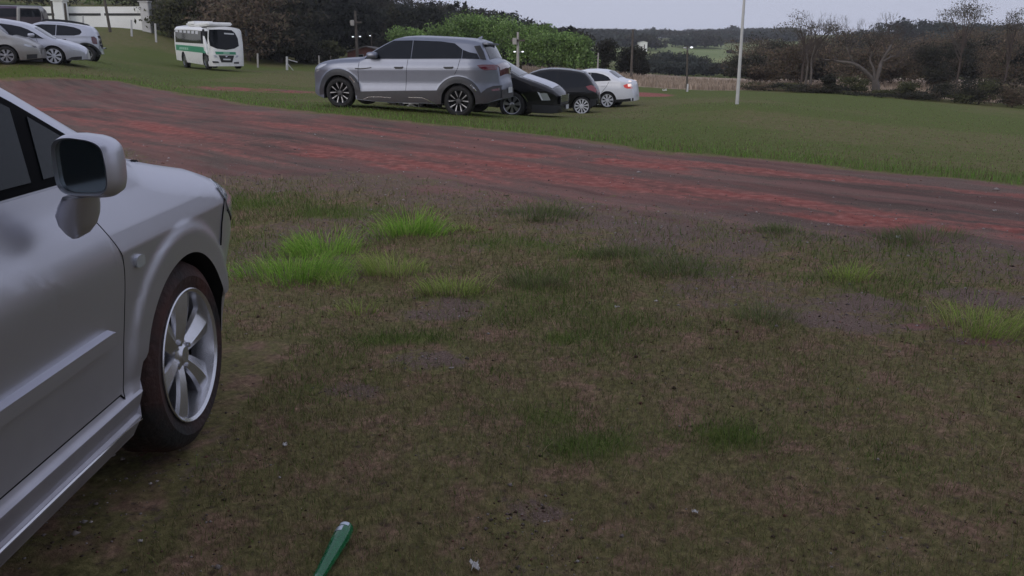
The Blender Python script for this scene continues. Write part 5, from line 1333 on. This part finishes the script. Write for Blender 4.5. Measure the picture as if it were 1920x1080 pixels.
# right: brown half-bare woods
spec = []
for Y, lo, hi in ((66, 80, 104), (76, 60, 86), (90, 50, 74)):
    px = 1400
    while px < 2120:
        t = random.uniform(lo, hi)-(12 if px > 1780 else 0)+(10 if px < 1440 else 0)
        p = at(px, t, Y); spec.append((p.x, Y+random.uniform(-3, 3), max(2.5, p.z-gz(p.x, Y)), random.uniform(70, 110)*Y/FPX, 'round', 3200))
        px += random.uniform(26, 40)
wood('thicket', 'brown half bare thicket along the far side of the stubble field at right', spec, [BROWN, BROWN, DARK], .105)
spec = []
for px in range(1590, 2100, 16):
    Y = 230+random.uniform(-20, 20); cr_ = float(np.interp(px, [1580, 1680, 1740, 1800, 1900, 2100], [62, 44, 34, 40, 48, 44]))
    p = at(px, cr_+random.uniform(-5, 9), Y); spec.append((p.x, Y, max(4, p.z-gz(p.x, Y)), random.uniform(8, 14), random.choice(['round', 'tall']), 1300))
wood('hill_wood', 'dark green wood on the hill behind the thicket at right', spec, [BLUEG, DARK, PINE], .42)
for (px, Y, t, w, lab, n_) in ((1515, 58, 22, 120, 'sparse thin tree with a see through crown left of the forked tree', 420), (1815, 62, 8, 150, 'tall sparse tree with a wide see through crown at right', 620), (1905, 62, 14, 50, 'sparse tree crown cut by the right edge of the photo', 300)):
    tree('sparse_tree', lab, px, Y, t, w, [(.13, .115, .09), (.10, .10, .07), (.11, .09, .072)], 'flat', n_*4, .065, .45, .07, 'bark', nl=16, limbs=14)

def bare_tree(name, label, px, Y, py_base, trunk, twig_n=5, seed=1):
    rnd = random.Random(seed); b = at(px, py_base, Y); g = gz(b.x, Y)
    r = tag(empty(name, (b.x, Y, g)), label, 'tree'); tb = bmesh.new(); lb = bmesh.new(); tips = []
    for path, r0, r1 in trunk:
        P3 = []
        for i, (qx, qy) in enumerate(path):
            q = at(qx, qy, Y); P3.append(Vector((q.x-b.x, rnd.uniform(-.12, .12)*i, q.z-g)))
        if path[0][1] >= py_base-1: P3[0].z = -.15
        Q3 = []
        for i in range(len(P3)-1):
            q0, q1, q2, q3 = P3[max(i-1, 0)], P3[i], P3[i+1], P3[min(i+2, len(P3)-1)]
            for k in range(4): t = k/4; Q3.append(.5*(2*q1+(q2-q0)*t+(2*q0-5*q1+4*q2-q3)*t*t+(3*q1-q0-3*q2+q3)*t**3))
        Q3.append(P3[-1]); tube(tb, Q3, [(r0+(r1-r0)*k/(len(Q3)-1))*rnd.uniform(.92, 1.08) for k in range(len(Q3))], 10)
        if r1 < .09: tips.append((P3[-1], (P3[-1]-P3[-2]).normalized(), r1)); tips.append((P3[-2], (P3[-1]-P3[-2]).normalized(), r1))
    def grow(p, d, rad, lv):
        if lv == 0: return
        for k in range(3 if lv > 1 else 4):
            nd = (d+Vector((rnd.uniform(-1, 1), rnd.uniform(-1, 1), rnd.uniform(-.3, .9)))*.75).normalized(); L = rnd.uniform(.5, 1.0)*(.15+.20*lv)
            m_ = p+nd*L*.5+Vector((rnd.uniform(-.08, .08), 0, rnd.uniform(0, .1))); e = p+nd*L
            tube(lb, [p, m_, e], [rad, rad*.75, rad*.5], 4, False); grow(e, nd, rad*.5, lv-1)
    for p, d, rad in tips: grow(p, d, rad*.7, 4)
    build('trunk', tb, M['bark_pale'], r); build('twigs', lb, M['bark'], r, smooth=0, recalc=False)
bare_tree('forked_tree', 'bare forked tree with a pale thick trunk on the lawn at right', 1640, 50, 176,
          [([(1640, 178), (1641, 165), (1640, 150)], .24, .20), ([(1638, 152), (1622, 135), (1600, 120), (1575, 115), (1550, 112)], .13, .05), ([(1642, 152), (1648, 132), (1656, 115), (1664, 98), (1676, 84)], .14, .05), ([(1640, 152), (1637, 130), (1632, 112), (1634, 96)], .09, .04), ([(1600, 120), (1592, 104), (1588, 88)], .06, .03), ([(1656, 115), (1668, 108), (1682, 104)], .06, .03)], seed=4)
bare_tree('slim_tree', 'pair of thin pale stems left of the forked tree', 1510, 46, 172,
          [([(1509, 173), (1511, 150), (1512, 125), (1516, 100)], .07, .04), ([(1518, 168), (1521, 140), (1524, 112), (1530, 85)], .08, .035)], seed=9)
for (px, Y, t, w, pal, lab) in ((1556, 46, 150, 34, DARK, 'low dark shrub right of the thin pale stems'), (1700, 48, 160, 50, OLIVE, 'low green shrub at the foot of the forked tree'), (1765, 47, 155, 60, DARK, 'dark shrub at right between the forked tree and the frame edge'),
        (1840, 46, 150, 80, DARK, 'wide dark shrub near the right edge, before the stubble'), (1905, 45, 158, 60, BROWN, 'brown scrub cut by the right edge of the photo'), (1600, 48, 163, 60, OLIVE, 'flat green weeds left of the forked trunk')):
    tree('shrub', lab, px, Y, t, w, pal, 'round', 1500, .07, .0, .03, cat='shrub', group='shrubs along the lawn edge at right', limbs=2)
spec = []
for k in range(120):
    px = random.uniform(1395, 2080); Y = random.uniform(45, 51)+(2 if px < 1480 else 0); X = at(px, 160, Y).x
    spec.append((X, Y, random.choice([.3, .45, .6, .8])*(1.9 if px > 1760 else .6), random.uniform(1.2, 2.6), 'round', 420))
wood('undergrowth', 'ragged low weeds and scrub along the far edge of the lawn at right', spec, [OLIVE, DARK, BROWN, DARK], .065)
# unseen trees added behind the viewer to shade near ground and darken reflections
for (X, Y, hh_, ww_, lab) in ((-10, -13, 11, 8, 'unseen tall tree added at the left end of the row behind the viewer'), (12, -12, 11, 8, 'unseen tall tree added at the right end of the row behind the viewer'), (-2.5, -4.5, 8.5, 9, 'unseen wide tree added right behind the viewer to shade the near ground'), (5.5, -5, 9, 9, 'second unseen tree added behind the viewer for shade, farther right')):
    r = tag(empty('added_tree', (X, Y, gz(X, Y))), lab, 'tree', 'unseen trees added to shade the near ground')
    lb = lobes_for(hh_, ww_, 2.6, 'round', 18); V, Cc = leaf_cloud(lb, 1800, .42, DARK); np_mesh('crown', V, np.arange(len(V)).reshape(-1, 4), M['leaf'], r, Cc)
    bm = bmesh.new(); tube(bm, [(0, 0, -.2), (.1, 0, 3), (.2, .1, 6)], [.25, .2, .08], 8); build('trunk', bm, M['bark'], r)

# ------------------------------------------------------------------ loose stones and soil crumbs
M['stone'] = mat('loose_stone', (.2, .18, .17), .9, tint=True, spec=.2)
def crumbs(name, x, y, s_, pal, label):
    n = len(x); z = surface(x, y); k = np.array([[1, 0, 0], [0, 1, 0], [-1, 0, 0], [0, -1, 0], [0, 0, .8], [0, 0, -.6]], float)
    a = RNG.uniform(0, 6.28, n); ca, sa_ = np.cos(a), np.sin(a); sc = s_[:, None, None]*RNG.uniform(.6, 1.35, (n, 6, 1)); V = k[None]*sc
    V = np.stack([V[..., 0]*ca[:, None]-V[..., 1]*sa_[:, None], V[..., 0]*sa_[:, None]+V[..., 1]*ca[:, None], V[..., 2]*.8], -1)+np.stack([x, y, z+s_*.15], 1)[:, None, :]
    Fk = np.array([[0, 1, 4], [1, 2, 4], [2, 3, 4], [3, 0, 4], [1, 0, 5], [2, 1, 5], [3, 2, 5], [0, 3, 5]])
    tag(np_mesh(name, V.reshape(-1, 3), (Fk[None]+6*np.arange(n)[:, None, None]).reshape(-1, 3), M['stone'], cols=np.repeat(shade(n, 1, .2, pal), 6, 0)), label, 'stones', kind='stuff')
x, y = pick(30000, 1.5, 14); ro, re, lu, cr, ne, fa, ba, _ = masks(x, y); k = RNG.uniform(0, 1, len(x)) < np.clip(ba*.9+ro*.5*ne+ro*.28, .02, 1); x, y = x[k], y[k]; rr = np.hypot(x, y)
crumbs('gravel', x, y, RNG.gamma(2, .0017, len(x))*(.6+.09*rr)+.001, [(.17, .14, .13), (.24, .205, .19), (.12, .09, .085), (.38, .34, .32), (.20, .10, .08)], 'loose gravel scattered over the dirt road and the bare spots')
x, y = pick(7500, 1.3, 8); ro, re, lu, cr, ne, fa, ba, _ = masks(x, y); k = RNG.uniform(0, 1, len(x)) < ne*(.10+.9*sstep(.52, .7, fbm(x, y, 2.6, 131))); x, y = x[k], y[k]; rr = np.hypot(x, y)
crumbs('soil_crumbs', x, y, RNG.gamma(2.2, .0015, len(x))*(.7+.08*rr)+.0012, [(.085, .052, .040), (.115, .072, .054), (.065, .045, .036), (.14, .07, .05)], 'dark reddish soil crumbs lying in the near turf')

# ------------------------------------------------------------------ bottle and litter
nk = on_ground(651, 1003); bs = on_ground(603, 1090)
dirv = Vector((bs.x-nk.x, bs.y-nk.y, 0)).normalized(); angb = math.atan2(dirv.y, dirv.x)
rt = tag(empty('glass_bottle', (nk.x, nk.y, nk.z), angb), 'green glass bottle with foil neck lying on the turf at the bottom of the photo', 'bottle')
BPROF = [(.003, .002), (.013, .0), (.0195, .0025), (.0222, .009), (.0228, .035), (.0220, .075), (.0195, .12), (.0165, .17), (.0140, .22), (.0135, .245), (.0150, .247), (.0150, .262), (.0120, .264)]
def lying(prof, name, m, parent, inner=False):
    bm = bmesh.new(); n = 28; rings = []
    for r_, h in prof:
        rings.append([bm.verts.new((h, r_*math.cos(2*math.pi*k/n), .024+r_*math.sin(2*math.pi*k/n))) for k in range(n)])
    for a, b in zip(rings, rings[1:]):
        for k in range(n): bm.faces.new((a[k], a[(k+1) % n], b[(k+1) % n], b[k]))
    return build(name, bm, m, parent, 50)
lying(BPROF, 'glass_body', M['bottle'], rt)
def patch_label(name, h0, h1, a0, a1):
    bm = bmesh.new(); rows = []
    for h in np.linspace(h0, h1, 6):
        r_ = float(np.interp(h, [q[1] for q in BPROF[1:]], [q[0] for q in BPROF[1:]]))
        rows.append([bm.verts.new((float(h), (r_+d)*math.cos(a), .024+(r_+d)*math.sin(a))) for d, a in [(-.0003, a0)]+[(.0006, a0+(a1-a0)*k/8) for k in range(9)]+[(-.0003, a1)]])
    for a, b in zip(rows, rows[1:]):
        for k in range(10): bm.faces.new((a[k], b[k], b[k+1], a[k+1]))
    build(name, bm, M['bottle_label'], rt)
patch_label('foil_label', .007, .022, 1.0, 2.1)
patch_label('neck_label', .026, .048, 1.5, 2.8)
def scrap(px, py, s, label):
    c_ = on_ground(px, py); bm = bmesh.new(); bmesh.ops.create_grid(bm, x_segments=5, y_segments=5, size=s)
    for v in bm.verts: v.co = Vector((v.co.x+random.uniform(-.2, .2)*s, v.co.y*.6+random.uniform(-.2, .2)*s, abs(random.gauss(0, .45))*s))
    g_ = bmesh.ops.solidify(bm, geom=bm.faces[:], thickness=.001)
    o = build('paper_scrap', bm, M['paper'], None, 0); o.location = (c_.x, c_.y, c_.z+.012); o.rotation_euler = (0, 0, random.uniform(0, 3)); tag(o, label, 'litter', 'scraps of litter in the turf')
scrap(535, 840, .010, 'tiny white scrap beside the near front wheel')
scrap(1303, 967, .009, 'tiny pale scrap at the lower right of the turf')
scrap(890, 1070, .016, 'pinkish pale scrap at the bottom edge right of the bottle')
scrap(1683, 449, .020, 'white scrap among the dark weeds by the road edge')
scrap(1157, 580, .012, 'white dot of litter in the middle of the near field')
scrap(1864, 398, .016, 'white scrap on the dirt road at far right')
scrap(1246, 171, .12, 'small pale scrap on the far lawn left of the lamp post')

# ------------------------------------------------------------------ evening haze
hm = bpy.data.materials.new('evening_haze'); hm.use_nodes = True
hn = hm.node_tree.nodes; hn.remove(hn['Principled BSDF']); pv = hn.new('ShaderNodeVolumePrincipled')
pv.inputs['Color'].default_value = (.97, .975, 1, 1); pv.inputs['Density'].default_value = .00045; pv.inputs['Anisotropy'].default_value = .2
hm.node_tree.links.new(pv.outputs[0], hn['Material Output'].inputs['Volume'])
zlo, zhi = float(GV[:, 2].min())-1.5, float(GV[:, 2].max())+25
bm = bmesh.new(); box(bm, (0, 0, (zlo+zhi)/2), (1700, 1700, zhi-zlo)); hz = build('haze', bm, hm, None, 0); tag(hz, kind='stuff')
